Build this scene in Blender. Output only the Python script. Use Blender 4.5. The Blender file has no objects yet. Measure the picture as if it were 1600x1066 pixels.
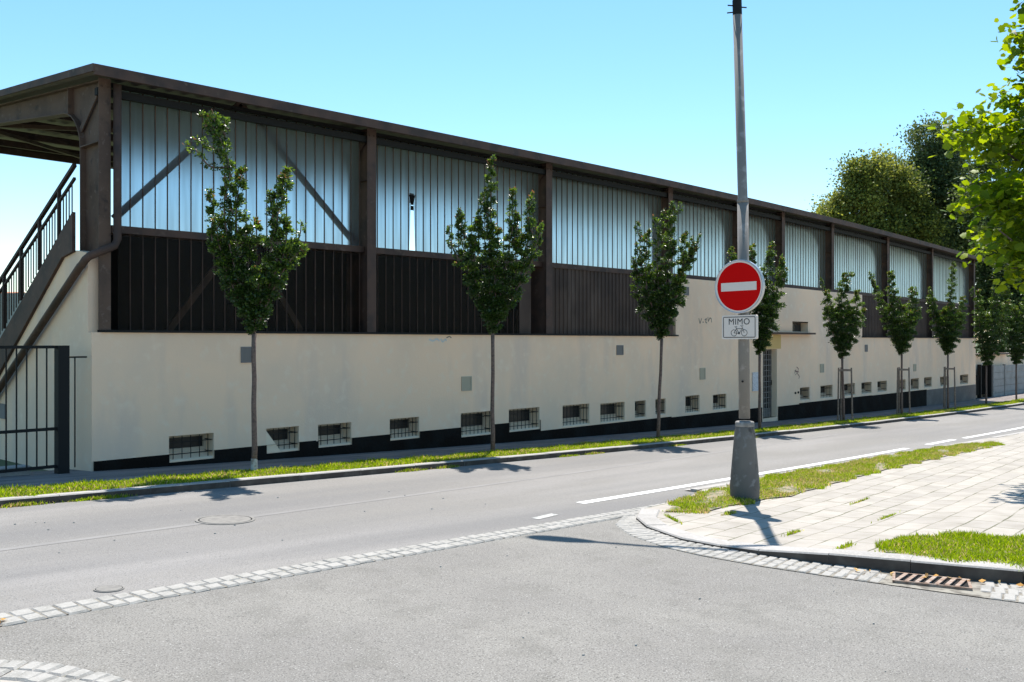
import bpy, math, random
import numpy as np
from mathutils import Vector, Matrix

# ------------------------------------------------------------------ camera, light, exposure
scene = bpy.context.scene
col = scene.collection
F = 1450.0
A = math.atan(1329.0/F)
S, CC = math.sin(A), math.cos(A)
cam_d = bpy.data.cameras.new('camera'); cam = bpy.data.objects.new('camera', cam_d); col.objects.link(cam)
cam_d.sensor_width = 36; cam_d.lens = F*36/1600; cam_d.clip_start = .05; cam_d.clip_end = 3000
cam.location = (0, 0, 1.6); cam.rotation_euler = (math.radians(90), 0, -A)
# view axis (in plan) is (CC, S): heading = atan2(S, CC) from +X
cam.rotation_euler[2] = math.atan2(S, CC) - math.pi/2
scene.camera = cam
scene.view_settings.view_transform = 'Standard'; scene.view_settings.look = 'None'
scene.view_settings.exposure = 1.0; scene.view_settings.gamma = 1
SUN_EL, SUN_AZ = math.radians(63), math.radians(35)      # azimuth counter-clockwise from +X (towards the sun)
w = bpy.data.worlds.new('World'); scene.world = w; w.use_nodes = True
nt = w.node_tree; nt.nodes.clear()
sky = nt.nodes.new('ShaderNodeTexSky'); sky.sky_type = 'NISHITA'; sky.sun_disc = False
sky.sun_elevation = SUN_EL; sky.sun_rotation = math.pi/2 - SUN_AZ
sky.altitude = 0; sky.air_density = 1.0; sky.dust_density = .2; sky.ozone_density = 1.0
bgn = nt.nodes.new('ShaderNodeBackground'); bgn.inputs['Strength'].default_value = .103
hs = nt.nodes.new('ShaderNodeHueSaturation'); hs.inputs['Hue'].default_value = .487; hs.inputs['Saturation'].default_value = 1.22
out = nt.nodes.new('ShaderNodeOutputWorld')
nt.links.new(sky.outputs[0], hs.inputs['Color']); nt.links.new(hs.outputs[0], bgn.inputs['Color']); nt.links.new(bgn.outputs[0], out.inputs['Surface'])
sd = bpy.data.lights.new('sun', 'SUN'); sd.energy = 4.35; sd.angle = math.radians(.53); sd.color = (1, .95, .88)
sun = bpy.data.objects.new('sun', sd); col.objects.link(sun)
sdir = Vector((math.cos(SUN_EL)*math.cos(SUN_AZ), math.cos(SUN_EL)*math.sin(SUN_AZ), math.sin(SUN_EL)))
sun.rotation_euler = sdir.to_track_quat('Z', 'Y').to_euler(); sun.location = (20, 20, 40)

rng = random.Random(7)
nrg = np.random.default_rng(5)

# ------------------------------------------------------------------ plan helpers (X along the street, Y across it)
def H(u):
    u = max(-30, min(54, u))
    return 1.55 + .0405*u - (.00037*u*u if u > 0 else 0)
def gz(u): return 1.6 - H(u)
def ray(x, y):
    rx = (x-800)/F
    return rx*S+CC, -rx*CC+S, -(y-534)/F
def W(x, y, p):                     # point of the vertical plane Y = p
    d = ray(x, y); t = p/d[1]; return t*d[0], t*d[2]+1.6
def E(x, y, u=5.55):                # point of the vertical plane X = u
    d = ray(x, y); t = u/d[0]; return t*d[1], t*d[2]+1.6
def RIGHT(m): return Vector((S*m, -CC*m, 0))

# ------------------------------------------------------------------ materials
MATS = {}
def mat(name, base=(.5,.5,.5), rough=.7, metal=0., spec=.5, var=None, bump=None, noise=None):
    """base colour, optional (colour2, scale, contrast) variation, optional bump (scale, strength)"""
    m = bpy.data.materials.new(name); m.use_nodes = True; MATS[name] = m
    n = m.node_tree.nodes; l = m.node_tree.links; b = n['Principled BSDF']
    b.inputs['Base Color'].default_value = (*base, 1); b.inputs['Roughness'].default_value = rough
    b.inputs['Metallic'].default_value = metal; b.inputs['Specular IOR Level'].default_value = spec
    geo = n.new('ShaderNodeNewGeometry'); cur = None
    for v in (var or []):
        c2, sc, lo, hi = v[:4]
        t = n.new('ShaderNodeTexNoise'); t.inputs['Scale'].default_value = sc; t.inputs['Detail'].default_value = v[5] if len(v) > 5 else 4
        src = geo.outputs['Position']
        if len(v) > 4 and v[4]:
            mp = n.new('ShaderNodeMapping'); mp.inputs['Scale'].default_value = v[4]; l.new(src, mp.inputs[0]); src = mp.outputs[0]
        l.new(src, t.inputs['Vector'])
        r = n.new('ShaderNodeMapRange'); r.inputs['From Min'].default_value = lo; r.inputs['From Max'].default_value = hi
        l.new(t.outputs['Fac'], r.inputs['Value'])
        mx = n.new('ShaderNodeMix'); mx.data_type = 'RGBA'
        l.new(r.outputs[0], mx.inputs[0])
        if cur is None: mx.inputs[6].default_value = (*base, 1)
        else: l.new(cur, mx.inputs[6])
        mx.inputs[7].default_value = (*c2, 1); cur = mx.outputs[2]
    if cur is not None: l.new(cur, b.inputs['Base Color'])
    if bump:
        t = n.new('ShaderNodeTexNoise'); t.inputs['Scale'].default_value = bump[0]; t.inputs['Detail'].default_value = 5
        l.new(geo.outputs['Position'], t.inputs['Vector'])
        bp = n.new('ShaderNodeBump'); bp.inputs['Strength'].default_value = bump[1]; bp.inputs['Distance'].default_value = bump[2] if len(bump) > 2 else .01
        l.new(t.outputs['Fac'], bp.inputs['Height']); l.new(bp.outputs[0], b.inputs['Normal'])
    return m

asphalt = mat('asphalt', (.200,.188,.172), .85, spec=.3, var=[((.25,.236,.223), .6, .4, .65, (.35,1.4,1)), ((.166,.159,.153), .35, .45, .66, (.25,2.6,1)), ((.12,.117,.114), 95, .53, .68, None, 2), ((.33,.325,.315), 120, .61, .75, None, 2)], bump=(110, .5, .006))
asphalt2 = mat('side asphalt', (.193,.182,.167), .85, spec=.25, var=[((.228,.216,.195), .9, .4, .7), ((.165,.156,.14), 3, .5, .75), ((.10,.095,.087), 95, .51, .67, None, 2), ((.40,.39,.365), 115, .60, .74, None, 2)], bump=(95, .6, .008))
soil = mat('soil', (.22,.18,.12), .95, var=[((.30,.25,.17), 5, .4, .7), ((.07,.1,.03), 12, .5, .6)], bump=(30, .6, .02))
landm = mat('land', (.08,.11,.04), .95, var=[((.12,.13,.06), .5, .4, .7)])
sidewalk_m = mat('old asphalt footway', (.15,.125,.115), .9, var=[((.23,.195,.18), 1.2, .4, .65, (.4,1.5,1)), ((.09,.075,.07), 2.5, .5, .7, (.5,2,1)), ((.25,.25,.24), 60, .55, .75)], bump=(60, .4, .006))
kerb_face_shade = mat('kerb face with painted shade', (.075,.062,.054), .95, spec=.1, var=[((.12,.105,.09), 6, .45, .7)])  # shade of the upright kerb faces put into a darker colour
kerb_m = mat('kerb stone', (.33,.31,.29), .8, var=[((.26,.245,.225), 3, .45, .7), ((.41,.39,.365), 40, .5, .75)], bump=(80, .3, .004))
cobble_m = mat('granite sett', (.335,.32,.295), .85, spec=.2, var=[((.26,.25,.228), 7, .4, .65), ((.39,.375,.35), 60, .5, .75)], bump=(60, .5, .006))
joint_m = mat('joint filling', (.12,.105,.085), .95, var=[((.26,.24,.2), 12, .4, .6)])
cream = mat('cream render', (.90,.64,.45), .9, spec=.2, var=[((.78,.59,.44), .7, .4, .68), ((.70,.54,.43), 1.6, .52, .75, (1,1,.25)), ((.86,.68,.52), 6, .55, .8)], bump=(35, .35, .01))
reveal_m = mat('reveal render', (.86,.68,.50), .9, bump=(35, .3, .006))
ochre = mat('ochre render', (.62,.42,.16), .9, bump=(35, .3, .006))
plinth_m = mat('bitumen plinth', (.012,.0085,.007), .9, spec=.08, var=[((.016,.015,.014), 2, .45, .7)], bump=(14, .7, .03))
plinth_g = mat('grey plinth', (.12,.10,.09), .85, var=[((.17,.145,.13), 2, .45, .7)], bump=(14, .7, .03))
brown = mat('brown painted steel', (.090,.054,.041), .7, spec=.25, var=[((.055,.038,.032), 3, .45, .65), ((.12,.085,.065), 9, .6, .75)])
brown_w = mat('weathered brown steel', (.115,.074,.054), .75, spec=.25, var=[((.085,.056,.043), 2.5, .45, .62), ((.15,.11,.09), 14, .6, .75), ((.045,.034,.03), 5, .62, .75)])
roof_under = mat('roof sheet', (.14,.11,.095), .6, var=[((.11,.1,.09), 2, .4, .7)])
darksteel = mat('dark steel', (.014,.014,.014), .7, spec=.2)
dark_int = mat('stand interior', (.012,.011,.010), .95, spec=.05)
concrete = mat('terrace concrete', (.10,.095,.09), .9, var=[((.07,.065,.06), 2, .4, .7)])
corr = mat('brown trapezoid sheet', (.080,.054,.042), .75, spec=.25, var=[((.055,.038,.031), 1.2, .4, .65), ((.12,.088,.072), 3, .55, .75, (1,1,.2))])
winframe = mat('window frame', (.5,.42,.33), .7)
pane_dark = mat('window pane', (.025,.025,.027), .25, spec=.4)
white_p = mat('white road paint', (.78,.78,.76), .7, var=[((.5,.5,.49), 30, .55, .72), ((.62,.62,.6), 5, .5, .7)])
worn_p = mat('worn road paint', (.40,.395,.37), .8, var=[((.24,.24,.235), 25, .45, .6)])
galv = mat('weathered galvanised steel', (.21,.195,.18), .7, 0, spec=.3, var=[((.20,.185,.17), 3, .4, .65, (1,1,.35)), ((.32,.30,.285), 9, .55, .7)])
cone_m = mat('grey painted pole base', (.16,.145,.13), .75, 0, spec=.25, var=[((.11,.105,.10), 3, .4, .65, (1,1,.5)), ((.20,.195,.19), 12, .58, .7), ((.07,.065,.06), 8, .62, .72)], bump=(30, .15, .004))
alu = mat('aluminium sign back', (.55,.55,.56), .4, .7)
sign_white = mat('sign white', (.74,.64,.57), .6, spec=.2)
sign_red = mat('sign red', (.60,.0,.0), .7, spec=.12)
sign_black = mat('sign black', (.02,.02,.025), .5)
iron = mat('rusty cast iron', (.26,.17,.12), .85, var=[((.36,.29,.24), 14, .4, .65), ((.16,.09,.06), 25, .5, .7)], bump=(60, .5, .004))
iron_g = mat('worn cast iron', (.22,.208,.19), .8, 0, spec=.2, var=[((.18,.17,.158), 20, .45, .6)], bump=(50, .5, .004))
void = mat('void', (.006,.006,.006), 1.)
bark = mat('bark', (.15,.10,.08), .85, var=[((.09,.06,.05), 30, .45, .6), ((.22,.17,.14), 60, .55, .7)], bump=(60, .6, .01))
lime = mat('lime wash', (.42,.42,.40), .9, var=[((.25,.22,.19), 25, .5, .62)])
wood = mat('weathered wood', (.22,.17,.13), .85, var=[((.14,.11,.09), 20, .4, .6)])
precast = mat('precast concrete fence', (.30,.29,.275), .9, var=[((.22,.215,.2), 2, .4, .7)], bump=(25, .3, .01))
roof_tile = mat('orange roof tile', (.5,.17,.07), .8)
grey_wall = mat('grey render', (.33,.32,.31), .9)
vent_g = mat('grey vent', (.17,.165,.165), .6)
vent_f = mat('painted vent', (.42,.385,.30), .8)
scribble = mat('spray paint', (.25,.13,.12), .8)
scribble2 = mat('dark spray paint', (.17,.15,.13), .8)
scribble3 = mat('pale spray paint', (.6,.6,.58), .8)
notice_m = mat('notice sheet', (.55,.56,.6), .5, var=[((.35,.36,.42), 14, .5, .6, (1,1,3))])
plaster_new = mat('new white render', (.58,.56,.50), .9, bump=(40, .3, .006))
lampglass = mat('lamp cover', (.6,.62,.6), .3)

# slabs
def slab_material():
    m = bpy.data.materials.new('pale concrete slab paving'); m.use_nodes = True
    n = m.node_tree.nodes; l = m.node_tree.links; b = n['Principled BSDF']; b.inputs['Roughness'].default_value = .85
    geo = n.new('ShaderNodeNewGeometry'); mp = n.new('ShaderNodeMapping'); mp.inputs['Rotation'].default_value = (0,0,math.radians(-4))
    wob = n.new('ShaderNodeTexNoise'); wob.inputs['Scale'].default_value = 1.1; wob.inputs['Detail'].default_value = 3
    l.new(geo.outputs['Position'], wob.inputs['Vector'])
    ws = n.new('ShaderNodeVectorMath'); ws.operation = 'MULTIPLY_ADD'; ws.inputs[1].default_value = (.09,.09,0)
    l.new(wob.outputs['Color'], ws.inputs[0]); l.new(geo.outputs['Position'], ws.inputs[2]); l.new(ws.outputs[0], mp.inputs[0])
    br = n.new('ShaderNodeTexBrick'); br.inputs['Scale'].default_value = 1; br.inputs['Brick Width'].default_value = .5; br.inputs['Row Height'].default_value = .25
    br.inputs['Mortar Size'].default_value = .009; br.inputs['Mortar Smooth'].default_value = .3; br.inputs['Bias'].default_value = 0; br.offset = .37
    br.inputs['Color1'].default_value = (.375,.34,.298,1); br.inputs['Color2'].default_value = (.315,.286,.252,1)
    l.new(mp.outputs[0], br.inputs['Vector'])
    # joint colour: sand to moss
    jn = n.new('ShaderNodeTexNoise'); jn.inputs['Scale'].default_value = 2.2; l.new(geo.outputs['Position'], jn.inputs['Vector'])
    cr = n.new('ShaderNodeValToRGB'); cr.color_ramp.elements[0].position = .4; cr.color_ramp.elements[0].color = (.27,.245,.2,1); cr.color_ramp.elements[1].position = .62; cr.color_ramp.elements[1].color = (.10,.10,.05,1)
    l.new(jn.outputs['Fac'], cr.inputs[0]); l.new(cr.outputs[0], br.inputs['Mortar'])
    st = n.new('ShaderNodeTexNoise'); st.inputs['Scale'].default_value = 3.5; st.inputs['Detail'].default_value = 6; l.new(geo.outputs['Position'], st.inputs['Vector'])
    mr = n.new('ShaderNodeMapRange'); mr.inputs['From Min'].default_value = .42; mr.inputs['From Max'].default_value = .75; l.new(st.outputs['Fac'], mr.inputs[0])
    mx = n.new('ShaderNodeMix'); mx.data_type = 'RGBA'; mx.blend_type = 'MULTIPLY'; mx.inputs[7].default_value = (.78,.77,.74,1)
    l.new(mr.outputs[0], mx.inputs[0]); l.new(br.outputs['Color'], mx.inputs[6]); l.new(mx.outputs[2], b.inputs['Base Color'])
    fn = n.new('ShaderNodeTexNoise'); fn.inputs['Scale'].default_value = 90; l.new(geo.outputs['Position'], fn.inputs['Vector'])
    ad = n.new('ShaderNodeMath'); ad.operation = 'MULTIPLY_ADD'; ad.inputs[1].default_value = -1.2; l.new(br.outputs['Fac'], ad.inputs[0]); l.new(fn.outputs['Fac'], ad.inputs[2])
    bp = n.new('ShaderNodeBump'); bp.inputs['Strength'].default_value = .5; bp.inputs['Distance'].default_value = .006; l.new(ad.outputs[0], bp.inputs['Height']); l.new(bp.outputs[0], b.inputs['Normal'])
    return m
slab_m = slab_material()

def leaf_material(name, rough=.35, trans=.35, spec=.5):
    m = bpy.data.materials.new(name); m.use_nodes = True
    n = m.node_tree.nodes; l = m.node_tree.links; b = n['Principled BSDF']
    at = n.new('ShaderNodeAttribute'); at.attribute_name = 'tint'
    l.new(at.outputs['Color'], b.inputs['Base Color']); b.inputs['Roughness'].default_value = rough; b.inputs['Specular IOR Level'].default_value = spec
    tr = n.new('ShaderNodeBsdfTranslucent'); hsv = n.new('ShaderNodeHueSaturation'); hsv.inputs['Value'].default_value = 2.1; hsv.inputs['Saturation'].default_value = 1.1; hsv.inputs['Hue'].default_value = .485
    l.new(at.outputs['Color'], hsv.inputs['Color']); l.new(hsv.outputs[0], tr.inputs['Color'])
    mx = n.new('ShaderNodeMixShader'); mx.inputs[0].default_value = trans
    l.new(b.outputs[0], mx.inputs[1]); l.new(tr.outputs[0], mx.inputs[2])
    o = n['Material Output']; l.new(mx.outputs[0], o.inputs['Surface'])
    return m
leaf_m = leaf_material('young tree leaf', .28, .36, .6)
maple_m = leaf_material('maple leaf', .5, .5, .2)
far_leaf = leaf_material('far foliage', .6, .3, .3)
grass_m = leaf_material('grass blade', .6, .45, .3)

def glass_material(name, tint, rough, ior, soft, dif=(.16,.15,.14), glo=.03):
    m = bpy.data.materials.new(name); m.use_nodes = True
    n = m.node_tree.nodes; l = m.node_tree.links; n.remove(n['Principled BSDF'])
    rf = n.new('ShaderNodeBsdfRefraction'); rf.inputs['Roughness'].default_value = rough; rf.inputs['IOR'].default_value = ior; rf.inputs['Color'].default_value = (*tint, 1)
    tl = n.new('ShaderNodeBsdfTranslucent'); tl.inputs['Color'].default_value = (*[c*.9 for c in tint], 1)
    gl = n.new('ShaderNodeBsdfGlossy'); gl.inputs['Roughness'].default_value = .35; gl.inputs['Color'].default_value = (.5,.5,.5,1)
    df = n.new('ShaderNodeBsdfDiffuse'); df.inputs['Color'].default_value = (*dif,1)
    geo = n.new('ShaderNodeNewGeometry'); mp = n.new('ShaderNodeMapping'); mp.inputs['Scale'].default_value = (5.3, 1, .35); tx = n.new('ShaderNodeTexNoise'); tx.inputs['Scale'].default_value = 1.6; tx.inputs['Detail'].default_value = 4
    l.new(geo.outputs['Position'], mp.inputs[0]); l.new(mp.outputs[0], tx.inputs['Vector'])
    rr_ = n.new('ShaderNodeMapRange'); rr_.inputs['From Min'].default_value = .3; rr_.inputs['From Max'].default_value = .72; rr_.inputs['To Min'].default_value = 1.12; rr_.inputs['To Max'].default_value = .66; l.new(tx.outputs['Fac'], rr_.inputs[0])
    vm = n.new('ShaderNodeVectorMath'); vm.operation = 'SCALE'; vm.inputs[0].default_value = tint; l.new(rr_.outputs[0], vm.inputs['Scale']); l.new(vm.outputs[0], rf.inputs['Color'])
    m1 = n.new('ShaderNodeMixShader'); m1.inputs[0].default_value = soft; l.new(rf.outputs[0], m1.inputs[1]); l.new(tl.outputs[0], m1.inputs[2])
    m2 = n.new('ShaderNodeMixShader'); m2.inputs[0].default_value = .12; l.new(m1.outputs[0], m2.inputs[1]); l.new(df.outputs[0], m2.inputs[2])
    m3 = n.new('ShaderNodeMixShader'); m3.inputs[0].default_value = glo; l.new(m2.outputs[0], m3.inputs[1]); l.new(gl.outputs[0], m3.inputs[2])
    l.new(m3.outputs[0], n['Material Output'].inputs['Surface'])
    return m
glass_up = glass_material('frosted profile glass', (.50,.66,.82), .55, 1.15, .28, (.22,.17,.145))
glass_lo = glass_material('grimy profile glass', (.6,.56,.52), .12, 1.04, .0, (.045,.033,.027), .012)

# ------------------------------------------------------------------ mesh helpers
class MB:
    def __init__(s): s.v = []; s.f = []; s.mi = []; s.mats = []; s.cur = 0
    def m(s, mt):
        if mt not in s.mats: s.mats.append(mt)
        s.cur = s.mats.index(mt); return s
    def add(s, vs, fs):
        o = len(s.v); s.v += [tuple(p) for p in vs]
        for f in fs: s.f.append([i+o for i in f]); s.mi.append(s.cur)
        return s
    def box(s, x0, x1, y0, y1, z0, z1):
        if x0 > x1: x0, x1 = x1, x0
        if y0 > y1: y0, y1 = y1, y0
        return s.add([(x0,y0,z0),(x1,y0,z0),(x1,y1,z0),(x0,y1,z0),(x0,y0,z1),(x1,y0,z1),(x1,y1,z1),(x0,y1,z1)],
                     [(3,2,1,0),(4,5,6,7),(0,1,5,4),(1,2,6,5),(2,3,7,6),(3,0,4,7)])
    def prism(s, pts, a0, a1, axis):      # polygon extruded along an axis
        n = len(pts)
        def P(p, a): return (a, p[0], p[1]) if axis == 'x' else ((p[0], a, p[1]) if axis == 'y' else (p[0], p[1], a))
        vs = [P(p, a0) for p in pts]+[P(p, a1) for p in pts]
        fs = [list(range(n))[::-1], list(range(n, 2*n))]+[(i, (i+1) % n, (i+1) % n+n, i+n) for i in range(n)]
        return s.add(vs, fs)
    def bar(s, p, q, w, h=None, up=(0,0,1)):   # rectangular bar between two points
        p = Vector(p); q = Vector(q); d = (q-p).normalized(); h = h or w
        a = d.cross(Vector(up))
        if a.length < 1e-4: a = d.cross(Vector((1,0,0)))
        a.normalize(); b = a.cross(d).normalized(); vs = []
        for c in (p, q):
            for i, j in ((-1,-1),(1,-1),(1,1),(-1,1)): vs.append(c+a*(i*w/2)+b*(j*h/2))
        return s.add(vs, [(0,1,2,3),(7,6,5,4),(0,4,5,1),(1,5,6,2),(2,6,7,3),(3,7,4,0)])
    def tube(s, pts, rs, n=10, cap=True):
        pts = [Vector(p) for p in pts]; rings = []
        if not hasattr(rs, '__len__'): rs = [rs]*len(pts)
        ref = None
        for i, p in enumerate(pts):
            d = (pts[min(i+1, len(pts)-1)]-pts[max(i-1, 0)]).normalized()
            if ref is None: ref = d.cross(Vector((0,0,1)) if abs(d.z) < .9 else Vector((1,0,0))).normalized()
            a = (ref-d*ref.dot(d)).normalized(); ref = a; b = d.cross(a)
            rings.append([p+(a*math.cos(2*math.pi*k/n)+b*math.sin(2*math.pi*k/n))*rs[i] for k in range(n)])
        vs = [v for r in rings for v in r]; fs = []
        for i in range(len(rings)-1):
            for k in range(n): fs.append((i*n+k, i*n+(k+1) % n, (i+1)*n+(k+1) % n, (i+1)*n+k))
        if cap: fs += [tuple(range(n))[::-1], tuple(range((len(rings)-1)*n, len(rings)*n))]
        return s.add(vs, fs)
    def lathe(s, c, prof, n=24):           # prof: (r, z)
        vs = [(c[0]+r*math.cos(2*math.pi*k/n), c[1]+r*math.sin(2*math.pi*k/n), c[2]+z) for r, z in prof for k in range(n)]; m = len(prof)
        fs = [(i*n+k, i*n+(k+1) % n, (i+1)*n+(k+1) % n, (i+1)*n+k) for i in range(m-1) for k in range(n)]
        return s.add(vs, fs+[tuple(range(n))[::-1], tuple(range((m-1)*n, m*n))])
    def build(s, name, mt=None, parent=None, smooth=False, loc=None):
        me = bpy.data.meshes.new(name)
        o = Vector(loc) if loc is not None else (parent_origin(parent) if parent else Vector((0,0,0)))
        me.from_pydata([Vector(v)-o for v in s.v], [], s.f)
        mats = s.mats if s.mats else [mt]
        for k in mats: me.materials.append(k)
        if s.mats: me.polygons.foreach_set('material_index', s.mi)
        if smooth: me.polygons.foreach_set('use_smooth', [True]*len(me.polygons))
        me.update()
        ob = bpy.data.objects.new(name, me); col.objects.link(ob)
        if parent: ob.parent = parent
        elif loc is not None: ob.location = o
        return ob
def parent_origin(p):
    o = Vector((0,0,0))
    while p: o += Vector(p.location); p = p.parent
    return o
def tag(o, label, cat, group=None, kind=None):
    if label: o['label'] = label
    if cat: o['category'] = cat
    if group: o['group'] = group
    if kind: o['kind'] = kind
    return o
def thing(name, label, cat, loc, group=None):
    o = bpy.data.objects.new(name, None); o.empty_display_size = .2; o.location = loc; col.objects.link(o)
    return tag(o, label, cat, group)
def struct(ob): ob['kind'] = 'structure'; return ob
def smooth(o):
    o.data.polygons.foreach_set('use_smooth', [True]*len(o.data.polygons)); return o
def sheet(name, us, vfun0, vfun1, off, mt, nv=1, edge=None):
    """ribbon along the street; vfun give the two edges; off(u,v) the height above the street profile"""
    mb = MB(); vs = []; fs = []
    for u in us:
        for j in range(nv+1):
            v = vfun0(u)+(vfun1(u)-vfun0(u))*j/nv; vs.append((u, v, gz(u)+off(u, v)))
    for i in range(len(us)-1):
        for j in range(nv):
            a = i*(nv+1)+j; fs.append((a, a+nv+1, a+nv+2, a+1))
    mb.add(vs, fs); return struct(mb.build(name, mt))
def cst(c): return lambda *a: c
def frange(a, b, s):
    n = max(1, int(round((b-a)/s))); return [a+(b-a)*i/n for i in range(n+1)]

# ------------------------------------------------------------------ ground
V_KERB = 10.15
def near_off(u, v):                    # height of the near pavement above the road
    t = min(1, max(0, (4.2-v)/1.5)) if u < 14 else 0
    t2 = min(1, max(0, (u-9.5)/5))
    return .03 + .08*t*t*(3-2*t) + .03*t2
def ground_sheet():
    mb = MB(); us = [-1500,-400,-100,-30]+frange(-20, 60, 4)+[80,150,400,1500]; vs_ = [-1500,-300,-60,-15,0,5,10,13,18,30,80,300,1500]
    for u in us:
        for v in vs_: mb.v.append((u, v, gz(u)-.16))
    n = len(vs_)
    for i in range(len(us)-1):
        for j in range(n-1): mb.f.append([i*n+j, (i+1)*n+j, (i+1)*n+j+1, i*n+j+1]); mb.mi.append(0)
    return struct(mb.build('ground', landm))
ground_sheet()
US = frange(-30, 110, 2)
sheet('road', US, cst(5.84), cst(V_KERB), cst(0), asphalt, 6)
# side street: fan out of the main road towards the viewer
def side_edge(v):                      # X of the right-hand kerb line of the side street
    pts = [(-40,20.),(-6,11.3),(0,8.45),(1.88,7.74),(2.6,7.44),(3.2,7.30),(3.78,7.22),(4.15,7.23),(4.58,7.27),(5.15,7.56),(5.51,7.9),(5.8,8.4),(5.9,9.2),(5.96,10.2)]
    for (a, b), (c, d) in zip(pts, pts[1:]):
        if a <= v <= c: return b+(d-b)*(v-a)/(c-a)
    return pts[-1][1]
def side_road():
    mb = MB(); vv = [-40,-25,-15,-8,-6,-3,0,1,1.88]+frange(2.2, 5.84, .15)
    n = 14
    for v in vv:
        x1 = side_edge(v)+.02
        for k in range(n+1):
            u = -30+(x1+30)*k/n if k < 2 else -2+(x1+2)*(k-1)/(n-1)
            mb.v.append((u, v, gz(u)))
    for i in range(len(vv)-1):
        for k in range(n): a = i*(n+1)+k; mb.f.append([a, a+1, a+n+2, a+n+1]); mb.mi.append(0)
    return struct(mb.build('side_road', asphalt2))
side_road()
# far pavement: soil verge + footway
sheet('verge_soil', US, cst(V_KERB+.14), cst(11.08), cst(.055), soil)
sheet('footway', frange(-30, 110, 2), cst(11.05), cst(13.6), lambda u, v: .06-.05*(v-11.05), sidewalk_m, 2)

def kerb_run(name, pts, w, hfun, top, mt=kerb_m, gap=.006, length=1.0, side=1):
    """kerb stones along a polyline; hfun(u,v)=base height, top = rise"""
    mb = MB(); P = [Vector((p[0], p[1], 0)) for p in pts]
    segs = []; 
    for a, b in zip(P, P[1:]):
        L = (b-a).length; n = max(1, round(L/length))
        for k in range(n): segs.append((a+(b-a)*(k/n), a+(b-a)*((k+1)/n)))
    for a, b in segs:
        d = (b-a).normalized(); nrm = Vector((-d.y, d.x, 0))*side*w; a2 = a+d*gap*.5; b2 = b-d*gap*.5
        j = rng.uniform(-.004, .004); vs = []
        c = .012
        for q in (a2, b2):
            z0 = gz(q.x)+hfun(q.x, q.y); t = (top(q.x, q.y) if callable(top) else top)+j
            for off, z in ((0, -.12), (0, t-c), (c/w, t), (1-c/w, t), (1, t-c), (1, -.12)):
                r = q+nrm*off; vs.append((r.x, r.y, z0+z))
        mb.m(mt).add(vs, [(i, i+1, i+7, i+6) for i in range(1, 5)]+[(0,5,4,3,2,1)[::-1], (6,7,8,9,10,11)[::-1]]); mb.m(kerb_face_shade).add([vs[0], vs[1], vs[7], vs[6]], [(0,1,2,3)])
    return struct(mb.build(name))
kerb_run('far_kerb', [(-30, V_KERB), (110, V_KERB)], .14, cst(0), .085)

# near pavement (pale slabs)
def near_pavement():
    mb = MB(); vv = [-40,-25,-15,-8,-6,-3,0,1,1.88]+frange(2.2, 5.7, .14)+[5.8,5.9,5.96,6.05,6.2,6.33]
    rows = []
    n = 40
    for v in vv:
        x0 = side_edge(v)+.02 if v < 5.96 else 9.6+(v-5.96)*3
        row = []
        for k in range(n+1):
            u = x0+(110-x0)*(k/n)**2.2
            row.append(len(mb.v)); mb.v.append((u, v, gz(u)+near_off(u, v)))
        rows.append(row)
    for a, b in zip(rows, rows[1:]):
        for k in range(n): mb.f.append([a[k], a[k+1], b[k+1], b[k]]); mb.mi.append(0)
    return struct(mb.build('near_pavement', slab_m))
near_pavement()
# low edging along the street in front of the near verge
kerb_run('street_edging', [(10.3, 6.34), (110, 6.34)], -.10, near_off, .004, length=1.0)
# pale gutter strip between the edging and the asphalt
def gutter_strip():
    return sheet('gutter_strip', frange(10.2, 110, 2), cst(5.84), cst(6.34), cst(.004), asphalt)
sheet('road_shoulder', frange(10.3, 110, 2), cst(6.34), cst(6.44), lambda u, v: .018, kerb_m)

def setts(name, cells, mt=cobble_m):
    """cells: list of (centre x, y, dir angle, length, width, z)"""
    mb = MB()
    for (x, y, a, L, Wd, z) in cells:
        L *= rng.uniform(.93, 1.02); Wd *= rng.uniform(.95, 1.03); a += rng.uniform(-.03, .03); t = rng.uniform(-.002, .003)
        ca, sa = math.cos(a), math.sin(a); c = .012
        def P(i, j, zz): return (x+ca*i-sa*j, y+sa*i+ca*j, z+zz)
        l, w_ = L/2, Wd/2; jit = [rng.uniform(-.005, .005) for _ in range(8)]
        vs = [P(-l+jit[0], -w_+jit[1], -.05), P(l+jit[2], -w_+jit[3], -.05), P(l+jit[4], w_+jit[5], -.05), P(-l+jit[6], w_+jit[7], -.05)]
        vs += [P(-l+jit[0], -w_+jit[1], t-c), P(l+jit[2], -w_+jit[3], t-c), P(l+jit[4], w_+jit[5], t-c), P(-l+jit[6], w_+jit[7], t-c)]
        vs += [P(-l+c+jit[0], -w_+c+jit[1], t), P(l-c+jit[2], -w_+c+jit[3], t), P(l-c+jit[4], w_-c+jit[5], t), P(-l+c+jit[6], w_-c+jit[7], t)]
        mb.add(vs, [(8,9,10,11)]+[(4+i, 4+(i+1) % 4, 8+(i+1) % 4, 8+i) for i in range(4)]+[(i, (i+1) % 4, 4+(i+1) % 4, 4+i) for i in range(4)])
    return struct(mb.build(name, mt))
# two rows of setts across the mouth of the side street
cells = []
for r, v0 in enumerate((5.77, 5.905)):
    u = -6+.05*r
    while u < 10.3:
        L = rng.uniform(.095, .14); cells.append((u+L/2, v0, 0, L-.005, .130, gz(u)+.012)); u += L
setts('sett_strip', cells)
sheet('sett_strip_bed', frange(-6, 10.3, 1), cst(5.712), cst(5.962), cst(.006), joint_m)
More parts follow.
